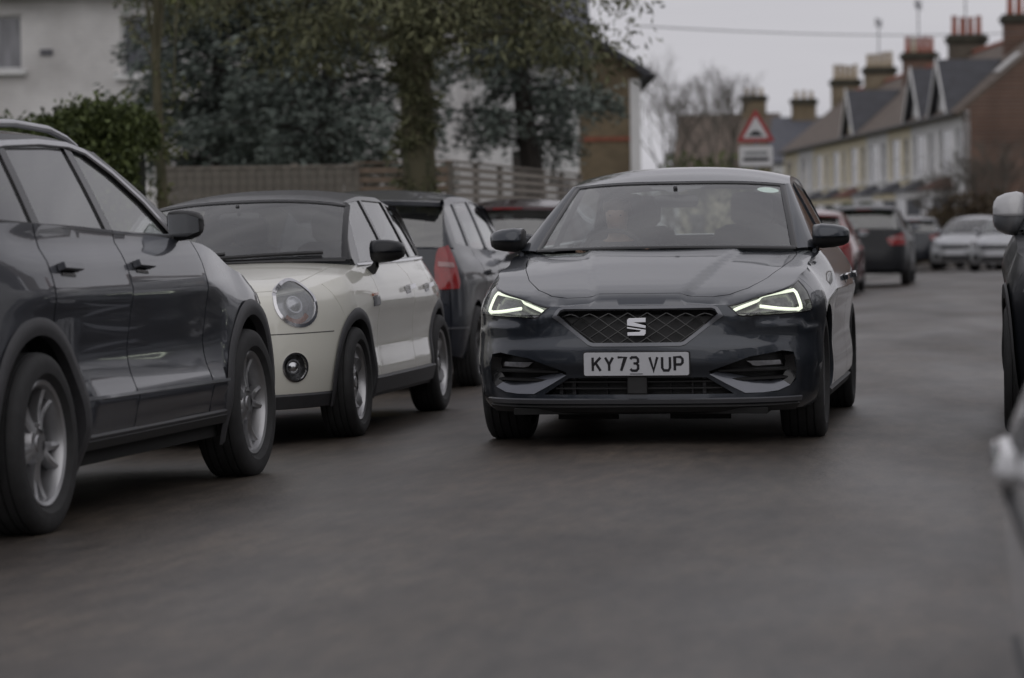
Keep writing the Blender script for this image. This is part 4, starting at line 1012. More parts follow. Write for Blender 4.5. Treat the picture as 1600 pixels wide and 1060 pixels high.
hat = Car(**mk(3.75, .825, 1.475, .74, 3.10, .30, paint_navy, .80, .85, .98, 1.02, .95, 1.0, 1.55, 1.38, 3.40, 3.64, 1.03, shoulder=.78, zs=.22, tw=.185, bi=.10, step=.05, detailed=True, wheel_style='mini', rim_mat=alloy_dk,
    tumble=.38, doors=[1.25, 2.2, 2.85], handle_z=.84, kr=.6, pillar_mat=paint_navy, rear_mat=g_dark, mirrors=(1.36, 1.06, .80, .98, .13, .15), xhead=.60,
    windows=[[(1.42, 1.0), (2.12, 1.01), (2.10, 1.38), (1.80, 1.37), (1.66, 1.31)], [(2.20, 1.01), (2.80, 1.03), (2.74, 1.37), (2.18, 1.38)], [(2.88, 1.04), (3.28, 1.07), (3.16, 1.33), (2.82, 1.36)]], window_mats=[g_clear, g_clear, g_dark]))
p = on_z(745, 601, -.06)
o = hat.build('hatchback', (p.x-hat.W+.02, p.y+hat.L-.45, -.085), math.pi, 0.)
tag(o, 'blue-black hatchback with tall red tail lights parked just behind the cream car', 'car')
u0 = float(hat.s_of_y(hat.L-.19)); u1 = float(hat.s_of_y(hat.L-.055))
tail_dress(hat, o, [(u0+.035, .735), (u1-.005, .73), (u1+.012, .76), (u1+.014, .88), (u1-.005, .98), (u1-.035, 1.03), (u0+.045, 1.05), (u0+.022, 1.01), (u0+.018, .90), (u0+.02, .78)])
P_, N_ = along(lambda u, z: hat.wrap(np.where(u > hat.smax, -(2*hat.smax-u), u), z), [(t, .45) for t in np.linspace(u0-.1, 2*hat.smax-u0+.1, 40)], 1, .0, L=hat.L); c = MB(); sweep(c, P_, N_, .012, .006); c.build('bumper_trim', satin, o)

# ---- distant parked cars
def plain(paint, kind='hatch', **k):
    if kind == 'hatch':
        return Car(**mk(4.1, .88, 1.47, .84, 3.42, .32, paint, .74, .80, .95, 1.0, 1.1, .99, 1.80, 1.37, 3.70, 4.0, 1.02, step=.10, tumble=.42, doors=[1.4, 2.4, 3.2], pillar_mat=paint, mirrors=(1.45, 1.04, .80, .98, .12, .15),
            windows=[[(1.58, .97), (2.36, .985), (2.32, 1.36), (2.10, 1.345), (1.88, 1.25)], [(2.42, .985), (3.20, 1.0), (3.10, 1.34), (2.40, 1.365)], [(3.28, 1.01), (3.58, 1.03), (3.45, 1.29), (3.2, 1.33)]], window_mats=[g_clear, g_dark, g_dark], **k))
    return Car(**mk(4.35, .91, 1.62, .88, 3.55, .345, paint, .86, .91, 1.06, 1.10, 1.12, 1.08, 1.85, 1.50, 3.98, 4.24, 1.12, shoulder=.88, zs=.28, step=.10, tumble=.40, doors=[1.4, 2.45, 3.3], pillar_mat=paint, mirrors=(1.5, 1.15, .84, 1.03, .14, .16),
            windows=[[(1.60, 1.085), (2.40, 1.09), (2.36, 1.50), (2.15, 1.475), (1.92, 1.37)], [(2.47, 1.09), (3.28, 1.105), (3.2, 1.48), (2.44, 1.505)], [(3.35, 1.11), (3.80, 1.13), (3.66, 1.43), (3.28, 1.475)]], window_mats=[g_clear, g_dark, g_dark], **k))
def front_dress(car, o, hl, led=False):
    zn = float(car.zt(0))
    for sg in (1, -1):
        patch('headlight', [(sg*u, z) for u, z in hl], car.wrap, lamp_in, o, (), .08, .0, inset=-.006, L=car.L)
        patch('fog_intake', [(sg*u, z) for u, z in [(.45, .42), (.66, .45), (.66, .30), (.5, .29)]], car.wrap, plastic, o, (), .08, 0, inset=-.004, L=car.L)
    patch('grille', [(-.45, zn-.05), (.45, zn-.05), (.40, zn-.17), (-.40, zn-.17)], car.wrap, plastic, o, (), .08, 0, inset=-.004, L=car.L)
    patch('lower_grille', [(-.40, .38), (.40, .38), (.42, .27), (-.42, .27)], car.wrap, plastic, o, (), .08, 0, inset=-.004, L=car.L)
    m = MB(); m.prism(rr_(.52, .112, .01), lambda u, v, w: (u, -.014+w, .47+v), .01); m.build('number_plate', plate_white, o, smooth=False)
def far_car(name, paint, kind, px, py, away, label, group=None, yaw=0., dz=-.06):
    c = plain(paint, kind); p = on_z(px, py, dz)             # px, py: ground under the middle of the end that faces the viewer
    if away: o = c.build(name, (p.x+math.sin(yaw)*c.L*-1, p.y+c.L*math.cos(yaw), dz), math.pi+yaw)
    else: o = c.build(name, (p.x, p.y, dz), yaw)
    tag(o, label, 'car', group)
    u0 = float(c.s_of_y(c.L-.25)); u1 = float(c.s_of_y(c.L-.06))
    if away: tail_dress(c, o, [(u0-.05, .80), (u1+.05, .80), (u1+.12, .93), (u0, 1.0 if kind == 'hatch' else 1.05)], plate=False, coarse=.1)
    else: front_dress(c, o, [(float(c.s_of_x(.48)), float(c.zt(0))-.12), (float(c.s_of_x(.50)), float(c.zt(0))-.02), (float(c.s_of_y(.36)), .83), (float(c.s_of_y(.40)), .70)])
    return o
far_car('hatchback', paint_maroon, 'hatch', 790, 540, True, 'dark maroon car mostly hidden between the black hatchback and the moving car')
far_car('hatchback', paint_red, 'hatch', 1256, 463, True, 'faded red hatchback showing beside the moving car, lowest in the far row')
far_car('crossover_car', paint_black, 'suv', 1350, 447, True, 'black crossover with red tail light parked ahead of the red hatchback')
far_car('hatchback', paint_navy, 'hatch', 1428, 421, True, 'small dark car between the black crossover and the pale cars far away')
far_car('hatchback', paint_silver, 'hatch', 1492, 422, False, 'left one of two pale silver cars facing the viewer far down the road', yaw=R(-14))
far_car('hatchback', paint_silver, 'hatch', 1556, 425, False, 'right one of two pale silver cars facing the viewer far down the road', yaw=R(-14))
# ---- silver cars on the right edge
c = plain(paint_black, 'suv'); c.mirrors = (1.5, 1.17, .78, .955, .24, .18); c.mirror_mat = paint_pale; c.mirror_mat2 = paint_silver; p = on_z(1572, 677, -.06)
o = c.build('crossover_car', (p.x+c.W-.02, p.y-c.yf, -.06), 0.); tag(o, 'black crossover with silver door mirror at the right edge level with the moving car', 'car')
front_dress(c, o, [(float(c.s_of_x(.48)), .76), (float(c.s_of_x(.50)), .84), (float(c.s_of_y(.36)), .88), (float(c.s_of_y(.40)), .76)])
for yc in (c.yf, c.yr):
    for sg in (1, -1):
        P_, N_ = along(c.side(sg), c.arch(yc, -.35, math.pi+.35, 40), 1, -.002, L=c.L); m = MB(); cen = np.array([sg*c.W, yc, c.r]); rows = []
        for q, n_ in zip(P_, N_):
            d = q-cen; d[0] = 0; d /= np.linalg.norm(d); rows.append([q-n_*.03-d*.012, q+n_*.010-d*.012, q+n_*.016+d*.012, q+n_*.014+d*.06, q+n_*.002+d*.07])
        m.loft(rows); m.build('arch_cladding', plastic, o, angle=50)
c = plain(paint_pale, 'hatch'); c.mirrors = None; c.wheel_in = .07
pr_ = pchip([(.12, .10), (.22, .03), (.35, .010), (.50, .0), (.64, .004), (.70, .022), (.78, .055), (.95, .12), (1.1, .2)])
c.prof = [(k_, f_) if i_ in (0, 1, 2, 7) else (k_, pr_) for i_, (k_, f_) in enumerate(c.prof)]
o = c.build('hatchback', (.088+c.W, 3.6, -.07), R(2.3))
for sg in (1, -1):
    P_, N_ = along(c.side(sg), [(2.42, .63), (2.47, .63), (3.0, .63)], .08, -.004, L=c.L); m = MB(); rows = []
    for i_, (q, n_) in enumerate(zip(P_, N_)):
        k_ = .25 if i_ == 0 else 1.; rows.append([q+Vector((0, 0, -.035*k_)), q+Vector(n_)*.034*k_+Vector((0, 0, -.022*k_)), q+Vector(n_)*.044*k_, q+Vector(n_)*.030*k_+Vector((0, 0, .028*k_)), q+Vector((0, 0, .04*k_))])
    m.loft(rows); m.f.append((0, 1, 2, 3, 4)); m.build('side_moulding', paint_pale, o, angle=60)
    P_, N_ = along(c.side(sg), [(1.15, .575), (3.0, .575)], .08, -.002, L=c.L); m = MB(); sweep(m, P_, N_, .03, .012); m.build('rubbing_strip', plastic, o); tag(o, 'pale grey hatchback cut off by the right edge in the near foreground', 'car')
front_dress(c, o, [(float(c.s_of_x(.48)), .64), (float(c.s_of_x(.50)), .72), (float(c.s_of_y(.36)), .78), (float(c.s_of_y(.40)), .66)])
# ================================================================== ground, road, pavements
def asphalt_mat():
    m = bpy.data.materials.new('worn_asphalt'); m.use_nodes = True; t = m.node_tree; b = t.nodes['Principled BSDF']
    tc = t.nodes.new('ShaderNodeTexCoord')
    def noise(scale, stretch=(1, 1, 1), det=5):
        mp = t.nodes.new('ShaderNodeMapping'); mp.inputs['Scale'].default_value = stretch; t.links.new(tc.outputs['Object'], mp.inputs[0])
        n = t.nodes.new('ShaderNodeTexNoise'); n.inputs['Scale'].default_value = scale; n.inputs['Detail'].default_value = det; t.links.new(mp.outputs[0], n.inputs['Vector']); return n.outputs['Fac']
    def ramp(src, stops):
        r = t.nodes.new('ShaderNodeValToRGB'); e = r.color_ramp.elements
        e[0].position, e[0].color = stops[0][0], (*stops[0][1], 1); e[1].position, e[1].color = stops[-1][0], (*stops[-1][1], 1)
        for p, c in stops[1:-1]: q = e.new(p); q.color = (*c, 1)
        t.links.new(src, r.inputs[0]); return r.outputs[0]
    def mul(a, b_, f=1., mode='MULTIPLY'):
        x = t.nodes.new('ShaderNodeMix'); x.data_type = 'RGBA'; x.blend_type = mode; x.inputs['Factor'].default_value = f
        t.links.new(a, x.inputs['A']); t.links.new(b_, x.inputs['B']); return x.outputs['Result']
    big = ramp(noise(.35, (1, .22, 1)), [(.3, (.043, .036, .0305)), (.5, (.055, .0465, .0395)), (.72, (.074, .062, .052))])
    blot = ramp(noise(1.6, (1, .5, 1), 6), [(.30, (.66, .66, .68)), (.5, (1, 1, 1)), (.72, (1.25, 1.22, 1.16))])
    agg = ramp(noise(95, det=3), [(.3, (.62, .62, .63)), (.5, (1, 1, 1)), (.72, (1.65, 1.6, 1.55))])
    strk = ramp(noise(2.2, (1, .03, 1), 5), [(.3, (.80, .80, .80)), (.5, (1, 1, 1)), (.7, (1.16, 1.15, 1.14))])
    mid_ = ramp(noise(14, (1, .22, 1), 10), [(.3, (.66, .66, .66)), (.5, (1, 1, 1)), (.7, (1.36, 1.33, 1.28))])
    c = mul(mul(mul(mul(big, blot), agg), strk), mid_)
    # brownish leaf dirt with its own patches
    dirt = ramp(noise(.55, (1, .35, 1), 6), [(.50, (1, 1, 1)), (.62, (.90, .83, .78))])
    c = mul(c, dirt)
    # tar bands over cracks
    v = t.nodes.new('ShaderNodeTexVoronoi'); v.feature = 'DISTANCE_TO_EDGE'; v.inputs['Scale'].default_value = .28
    mp = t.nodes.new('ShaderNodeMapping'); mp.inputs['Scale'].default_value = (1, .45, 1); t.links.new(tc.outputs['Object'], mp.inputs[0])
    mx_ = t.nodes.new('ShaderNodeMix'); mx_.data_type = 'RGBA'; mx_.inputs['Factor'].default_value = .12
    n3 = t.nodes.new('ShaderNodeTexNoise'); n3.inputs['Scale'].default_value = 1.2; t.links.new(mp.outputs[0], n3.inputs['Vector'])
    t.links.new(mp.outputs[0], mx_.inputs['A']); t.links.new(n3.outputs['Color'], mx_.inputs['B']); t.links.new(mx_.outputs['Result'], v.inputs['Vector'])
    tar = ramp(v.outputs['Distance'], [(.0, (.55, .55, .57)), (.010, (.60, .60, .62)), (.016, (1, 1, 1))])
    t.links.new(c, b.inputs['Base Color'])
    rr = ramp(noise(.8, (1, .3, 1)), [(.3, (.36,)*3), (.7, (.55,)*3)])
    t.links.new(rr, b.inputs['Roughness'])
    bp = t.nodes.new('ShaderNodeBump'); bp.inputs['Strength'].default_value = .45; bp.inputs['Distance'].default_value = .008
    t.links.new(noise(38, det=6), bp.inputs['Height']); t.links.new(bp.outputs[0], b.inputs['Normal'])
    return m
asph = asphalt_mat()
paving = pm('grey_paving', (.17, .165, .16), .8, var=.2, scale=3, bump=.3, bscale=40)
kerb_m = pm('kerb_concrete', (.24, .235, .225), .8, var=.2, scale=6, bump=.3, bscale=60)
soil = pm('garden_soil_and_grass', (.06, .055, .035), .95, var=.3, scale=1.5, bump=.6, bscale=12, col2=(.05, .065, .025))
me = bpy.data.meshes.new('ground'); Gq = 2500.
me.from_pydata([(-Gq, -Gq, -.16), (Gq, -Gq, -.16), (Gq, Gq, -.16), (-Gq, Gq, -.16)], [], [(0, 1, 2, 3)])
tag(link('ground', me, soil), kind='structure')
ysr = np.concatenate([np.arange(-40, 100, 2.), np.arange(100, 181, 5.)])
offs = [-3.6, -2.6, -1.7, -.9, 0, .9, 1.7, 2.6, 3.6]
def strip(name, lo, hi, m, zfn, n=2):
    mb = MB(); rows = []
    for y in ysr:
        a, b_ = lo(y), hi(y); rows.append([(x, y, zfn(x, y)) for x in np.linspace(a, b_, n)])
    mb.loft(rows); o = mb.build(name, m, None, angle=60); o['kind'] = 'structure'; return o
mb = MB(); mb.loft([[(road_c(y)+d*(1+max(0, y-82)*.02*(1 if d < 0 else .2)), y, float(np.interp(abs(d), [0, .9, 1.7, 2.6, 3.6], [0, -.016, -.06, -.09, -.115]))) for d in offs] for y in ysr])
tag(mb.build('road', asph, None, angle=60), kind='structure')
wl_ = lambda y: 3.6*(1+max(0, y-82)*.02); wr_ = lambda y: 3.6*(1+max(0, y-82)*.004)
for sg, wf in ((-1, wl_), (1, wr_)):
    k_ = MB(); k_.loft([[(road_c(y)+sg*(wf(y)+.0), y, -.15), (road_c(y)+sg*(wf(y)+.012), y, -.015), (road_c(y)+sg*(wf(y)+.03), y, .0), (road_c(y)+sg*(wf(y)+.14), y, .002)] for y in ysr])
    tag(k_.build('kerb', kerb_m, None, angle=50), kind='structure')
    strip('pavement', lambda y: road_c(y)+sg*(wf(y)+.14), lambda y: road_c(y)+sg*(wf(y)+2.0), paving, lambda x, y: .0)
    strip('garden_ground', lambda y: road_c(y)+sg*(wf(y)+2.0), lambda y: road_c(y)+sg*(wf(y)+70.0), soil, lambda x, y: -.004)

# ================================================================== buildings
def brickmat(name, c1, c2, mortar, scale=1., rough=.85):
    m = bpy.data.materials.new(name); m.use_nodes = True; t = m.node_tree; b = t.nodes['Principled BSDF']
    tc = t.nodes.new('ShaderNodeTexCoord'); mp = t.nodes.new('ShaderNodeMapping'); mp.inputs['Rotation'].default_value = (R(90), 0, 0)
    t.links.new(tc.outputs['Object'], mp.inputs[0])
    br = t.nodes.new('ShaderNodeTexBrick'); br.inputs['Scale'].default_value = scale; br.inputs['Brick Width'].default_value = .225; br.inputs['Row Height'].default_value = .075
    br.inputs['Mortar Size'].default_value = .008; br.inputs['Color1'].default_value = (*c1, 1); br.inputs['Color2'].default_value = (*c2, 1); br.inputs['Mortar'].default_value = (*mortar, 1)
    t.links.new(mp.outputs[0], br.inputs['Vector'])
    n = t.nodes.new('ShaderNodeTexNoise'); n.inputs['Scale'].default_value = .6; n.inputs['Detail'].default_value = 8; t.links.new(tc.outputs['Object'], n.inputs['Vector'])
    r = t.nodes.new('ShaderNodeValToRGB'); r.color_ramp.elements[0].color = (.6, .58, .56, 1); r.color_ramp.elements[1].color = (1.15, 1.13, 1.1, 1); r.color_ramp.elements[0].position = .3; r.color_ramp.elements[1].position = .7
    t.links.new(n.outputs['Fac'], r.inputs[0]); x = t.nodes.new('ShaderNodeMix'); x.data_type = 'RGBA'; x.blend_type = 'MULTIPLY'; x.inputs['Factor'].default_value = 1
    t.links.new(br.outputs['Color'], x.inputs['A']); t.links.new(r.outputs[0], x.inputs['B']); t.links.new(x.outputs['Result'], b.inputs['Base Color'])
    b.inputs['Roughness'].default_value = rough
    bp = t.nodes.new('ShaderNodeBump'); bp.inputs['Strength'].default_value = .4; bp.inputs['Distance'].default_value = .01; bp.invert = True
    t.links.new(br.outputs['Fac'], bp.inputs['Height']); t.links.new(bp.outputs[0], b.inputs['Normal'])
    return m
white_brick = brickmat('white_painted_brick', (.82, .82, .83), (.78, .78, .79), (.70, .70, .71))
stock_brick = brickmat('yellow_stock_brick', (.24, .185, .115), (.18, .14, .085), (.24, .21, .16))
red_brick = brickmat('red_brown_brick', (.17, .085, .055), (.12, .06, .042), (.16, .12, .10))
dull_brick = brickmat('sooty_brick', (.13, .10, .075), (.09, .07, .055), (.11, .10, .085))
render_white = pm('white_render', (.76, .76, .76), .85, var=.10, scale=1.2, bump=.2, bscale=20)
render_cream = pm('cream_render', (.74, .67, .50), .85, var=.10, scale=1.2, bump=.2, bscale=20)
render_peach = pm('peach_render', (.55, .40, .28), .85, var=.10, scale=1.2, bump=.2, bscale=20)
tile_brown = pm('brown_roof_tile', (.125, .098, .080), .8, var=.35, scale=2.2, bump=.5, bscale=9, stretch=(1, 1, 3))
tile_slate = pm('blue_grey_slate', (.085, .088, .105), .6, var=.25, scale=3, bump=.4, bscale=9, stretch=(1, 1, 3))
tile_dark = pm('dark_slate', (.045, .046, .055), .6, var=.25, scale=3, bump=.4, bscale=9)
tile_red = pm('dull_red_tile', (.14, .06, .045), .8, var=.2, scale=4)
wood_white = pm('white_woodwork', (.66, .66, .66), .5, var=.06, scale=5)
clay_pot = pm('terracotta_pot', (.30, .10, .065), .8, var=.2, scale=6)
buff_pot = pm('buff_clay_pot', (.36, .29, .20), .8, var=.2, scale=6)
mossy = pm('sooty_brick_cap', (.05, .047, .035), .9, var=.4, scale=4)
pane_m = pm('window_pane', (.05, .055, .068), .08, 0, .6, var=.3, scale=.8)
pane_pale = pm('window_pane_net_curtain', (.22, .22, .235), .25, 0, .8, var=.35, scale=2.5, stretch=(4, 4, .6))
door_m = pm('painted_door', (.03, .035, .05), .4, var=.2)
lead = pm('lead_grey', (.11, .11, .125), .6, var=.15)
gutter_m = pm('black_gutter', (.02, .02, .022), .5, var=.1)
def wall(name, outline, holes, o, u, m, parent, thick=.14, up=Vector((0, 0, 1))):
    """flat wall: outline in (along, height); u = direction along; outward = u x up"""
    o = Vector(o); u = Vector(u).normalized(); n = u.cross(up)
    f = lambda a, b: np.array(o)[None, :]+np.outer(a, np.array(u))+np.outer(b, np.array(up))
    return patch(name, outline, f, m, parent, holes, 4., thick, center=lambda P: P-np.array(n)[None, :])
def rect(a, b, c, d): return [(a, b), (c, b), (c, d), (a, d)]
def window(parent, o, u, r, pm_=None, set_=.09, cols=2, rows=2, sill=True, trim=None, fw=.055):
    o = Vector(o); u = Vector(u).normalized(); up = Vector((0, 0, 1)); n = u.cross(up); a, b, c, d = r
    M = Matrix((u, n, up)).transposed()                     # local (u, n, up)
    P = lambda x, y, z: o+u*x+n*y+up*z
    f = MB(); mid = -set_
    for xx, zz, w, h in ((a+fw/2, (b+d)/2, fw, d-b), (c-fw/2, (b+d)/2, fw, d-b), ((a+c)/2, b+fw/2, c-a, fw), ((a+c)/2, d-fw/2, c-a, fw)): f.box(P(xx, mid, zz), (w, .06, h), M)
    for i in range(1, cols): f.box(P(a+(c-a)*i/cols, mid, (b+d)/2), (fw*.8, .05, d-b), M)
    for i in range(1, rows): f.box(P((a+c)/2, mid, b+(d-b)*i/rows), (c-a, .052, fw*.8), M)
    w = f.build('window', wood_white, parent, smooth=False)
    g = MB()
    for i in range(cols):
        for j in range(rows):
            g1 = MB(); g1.box(P(a+(c-a)*(i+.5)/cols, mid-.005, b+(d-b)*(j+.5)/rows), ((c-a)/cols-.02, .012, (d-b)/rows-.02), M); g1.build('pane', pm_ or pane_m, w, smooth=False)
    if sill:
        s_ = MB(); s_.box(P((a+c)/2, .03, b-.05), (c-a+.22, .24, .10), M); s_.build('window_sill', trim or wood_white, w, smooth=False)
    return w
def slope(name, pts, m, parent, thick=.12):
    """one flat roof slope from 4 corner points, with thickness"""
    P = [Vector(p) for p in pts]; n = (P[1]-P[0]).cross(P[2]-P[0]).normalized()
    if n.z < 0: n = -n
    mb = MB(); k = len(P); mb.add(P+[p-n*thick for p in P], [tuple(range(k)), tuple(range(k, 2*k))[::-1]]+[(i, (i+1) % k, k+(i+1) % k, k+i) for i in range(k)])
    return mb.build(name, m, parent, smooth=False)
def chimney(parent, x, y, z0, z1, w, d, npots, body, pot, cap=mossy, poth=.55, rows=1, aerial=False):
    c = MB(); c.box((x, y, (z0+z1)/2), (w, d, z1-z0)); ch = c.build('chimney', body, parent, smooth=False)
    c = MB(); c.box((x, y, z1+.06), (w+.16, d+.16, .12)); c.box((x, y, z1+.19), (w+.26, d+.26, .14)); c.box((x, y, z1+.31), (w+.1, d+.1, .10)); c.build('chimney_cap', cap, ch, smooth=False)
    for i in range(npots):
        q = MB(); r0 = .14; long_w = w >= d
        px_ = x+((i+.5)/npots-.5)*w*.92 if long_w else x; py_ = y if long_w else y+((i+.5)/npots-.5)*d*.92
        hh = poth*random.uniform(.85, 1.1)
        q.lathe([(0, r0*1.05), (.05, r0*1.1), (.1, r0*.95), (hh-.1, r0*.8), (hh-.08, r0*.95), (hh, r0*.95), (hh, r0*.7), (hh-.2, r0*.6)], 10, Matrix.Translation((px_, py_, z1+.36)) @ Matrix.Rotation(R(-90), 4, 'Y'))
        q.build('chimney_pot', pot if random.random() < .85 else buff_pot, ch)
    if aerial:
        a = MB(); t_ = Vector((x+.2, y, z1+2.6)); a.tube([(x+.2, y, z1-.2), t_], .03, 5); a.tube([t_+Vector((-.9, .3, 0)), t_+Vector((.9, -.3, 0))], .025, 5)
        for i in range(7): a.tube([t_+Vector((-.8+.26*i, .27-.09*i, -.22)), t_+Vector((-.8+.26*i, .27-.09*i, .22))], .015, 4)
        a.build('aerial', lead, ch)
    return ch
X, Y, Z = Vector((1, 0, 0)), Vector((0, 1, 0)), Vector((0, 0, 1))
# ---- white painted brick house, far left, facing the viewer
def PXW(y): return lambda px, py=300: at_y(px, py, y)
yA = 62.
def xz(px, py, y): p = at_y(px, py, y); return p.x, p.z
x0 = xz(-330, 300, yA)[0]; x1 = xz(640, 300, yA)[0]
hA = empty('white_house', ((x0+x1)/2, yA, -.02)); tag(hA, 'white painted brick house behind the hedge at the far left', 'house')
def loc(p, h): return Vector(p)-h.location
w1 = (xz(-18, 300, yA)[0], xz(0, 110, yA)[1], xz(38, 300, yA)[0], xz(0, 24, yA)[1])
w2 = (xz(193, 300, yA)[0], xz(240, 116, yA)[1], xz(287, 300, yA)[0], xz(240, 24, yA)[1])
cx = (x0+x1)/2; H1 = 6.4
rs_ = [(a-cx, b+.02, c_-cx, d+.02) for a, b, c_, d in (w1, w2)]+[(4.6, rs0, 5.8, rs0+1.15) for rs0 in (rs_z,)] if False else [(a-cx, b+.02, c_-cx, d+.02) for a, b, c_, d in (w1, w2)]
g1 = (-5.2, .9, -3.6, 2.2); g2 = (3.4, .9, 5.0, 2.3); up3 = (4.2, rs_[0][1], 5.3, rs_[0][3])
hw = x1-cx
wall('wall', rect(-hw, 0, hw, H1), [rect(*r_) for r_ in rs_+[g1, g2, up3]], (0, 0, 0), X, white_brick, hA, .22)
for i, r_ in enumerate(rs_+[g1, g2, up3]): window(hA, (0, 0, 0), X, r_, pane_pale if i == 0 else pane_m, .14, 1 if i == 0 else 2, 1 if i == 0 else 2, trim=render_white)
b_ = MB(); b_.box((0, 4.3, H1/2-.01), (2*hw-.05, 8., H1-.04)); b_.build('house_body', white_brick, hA, smooth=False)
vz = xz(73, 82, yA); v_ = MB(); v_.box((vz[0]-cx, -.02, vz[1]+.02), (.26, .05, .12)); v_.build('air_vent', lead, hA, smooth=False)
for (rx, ry) in ((16, 17), (-1, -1)):
    pass
slope('roof', [(-hw-.3, -.5, H1-.1), (hw+.3, -.5, H1-.1), (hw+.3, 4.2, H1+3), (-hw-.3, 4.2, H1+3)], tile_brown, hA)
slope('roof', [(-hw-.3, 8.9, H1-.1), (hw+.3, 8.9, H1-.1), (hw+.3, 4.22, H1+3.01), (-hw-.3, 4.22, H1+3.01)], tile_brown, hA)
g_m = MB(); g_m.tube([(-hw-.3, -.55, H1-.2), (hw+.3, -.55, H1-.2)], .07, 6); g_m.build('gutter', gutter_m, hA)
dp = xz(252, 200, yA)[0]-cx
# ---- white rendered house behind the cedars
yB = 70.; x0 = xz(652, 300, yB)[0]; x1 = xz(906, 300, yB)[0]; cx = (x0+x1)/2; hw = (x1-x0)/2
hB = empty('rendered_house', (cx+hw*(1-math.cos(R(9))), yB-hw*math.sin(R(9)), -.02), (0, 0, R(9))); tag(hB, 'white rendered house half hidden behind the cedar trees', 'house')
gd = (xz(802, 300, yB)[0]-cx, .1, xz(850, 300, yB)[0]-cx, xz(820, 234, yB)[1]); gw = (xz(868, 300, yB)[0]-cx, .9, xz(895, 300, yB)[0]-cx, 2.3)
fw2 = (xz(860, 300, yB)[0]-cx, 3.4, xz(888, 300, yB)[0]-cx, 4.7); fw3 = (xz(690, 300, yB)[0]-cx, 3.4, xz(715, 300, yB)[0]-cx, 4.7)
wall('wall', rect(-hw, 0, hw, 5.1), [rect(*r_) for r_ in (gd, gw, fw2, fw3)], (0, 0, 0), X, render_white, hB, .2)
for r_ in (gw, fw2, fw3): window(hB, (0, 0, 0), X, r_)
d_ = MB(); d_.box(((gd[0]+gd[2])/2, .12, (gd[1]+gd[3])/2), (gd[2]-gd[0]-.02, .06, gd[3]-gd[1]-.02)); d_.build('garage_door', pm('brown_garage_door', (.035, .03, .026), .6), hB, smooth=False)
b_ = MB(); b_.box((0, 3.7, 2.53), (2*hw-.05, 7., 5.04)); b_.build('house_body', render_white, hB, smooth=False)
slope('roof', [(-hw-.3, -.45, 5.0), (hw+.3, -.45, 5.0), (hw+.3, 3.6, 7.6), (-hw-.3, 3.6, 7.6)], tile_slate, hB); slope('roof', [(-hw-.3, 7.6, 5.0), (hw+.3, 7.6, 5.0), (hw+.3, 3.62, 7.61), (-hw-.3, 3.62, 7.61)], tile_slate, hB)
# ---- yellow brick house with its gable end towards the viewer
yC = 77.; pc = at_y(1001, 300, yC); wC = 8.4; rC = R(9.5)
hC = empty('brick_house', (pc.x, yC, -.02), (0, 0, rC)); tag(hC, 'yellow brick house with gable end and white corner right of the cedars', 'house')
eC = xz(1005, 108, yC)[1]+.02; ap = eC+wC/2*.62
wall('wall', [(-wC, 0), (0, 0), (0, eC), (-wC/2, ap), (-wC, eC)], [], (0, 0, 0), X, stock_brick, hC, .25)
b_ = MB(); b_.box((-wC/2, 4.6, eC/2-.05), (wC-.04, 8.9, eC-.1)); b_.build('house_body', render_white, hC, smooth=False)
for sg, xa in ((1, .30), (-1, -wC-.30)):
    ea = eC-.30*.62
    slope('roof', [(xa, -.35, ea+.12), (-wC/2+sg*.01, -.35, ap+.12), (-wC/2+sg*.01, 9.4, ap+.12), (xa, 9.4, ea+.12)], tile_dark, hC, .16)
c_ = MB(); c_.box((-.11, -.03, eC/2-.1), (.26, .06, eC-.3)); c_.build('white_quoin', render_white, hC, smooth=False)
c_ = MB(); c_.box((-1.0, -.025, xz(980, 216, yC)[1]), (1.9, .05, .10)); c_.build('string_course', clay_pot, hC, smooth=False)
c_ = MB(); c_.box((.34, 4.5, eC-.18), (.12, 9.6, .12)); c_.build('gutter', gutter_m, hC, smooth=False)
chimney(hC, -wC/2, 6., ap-.6, ap+1.0, .9, .6, 2, stock_brick, clay_pot)
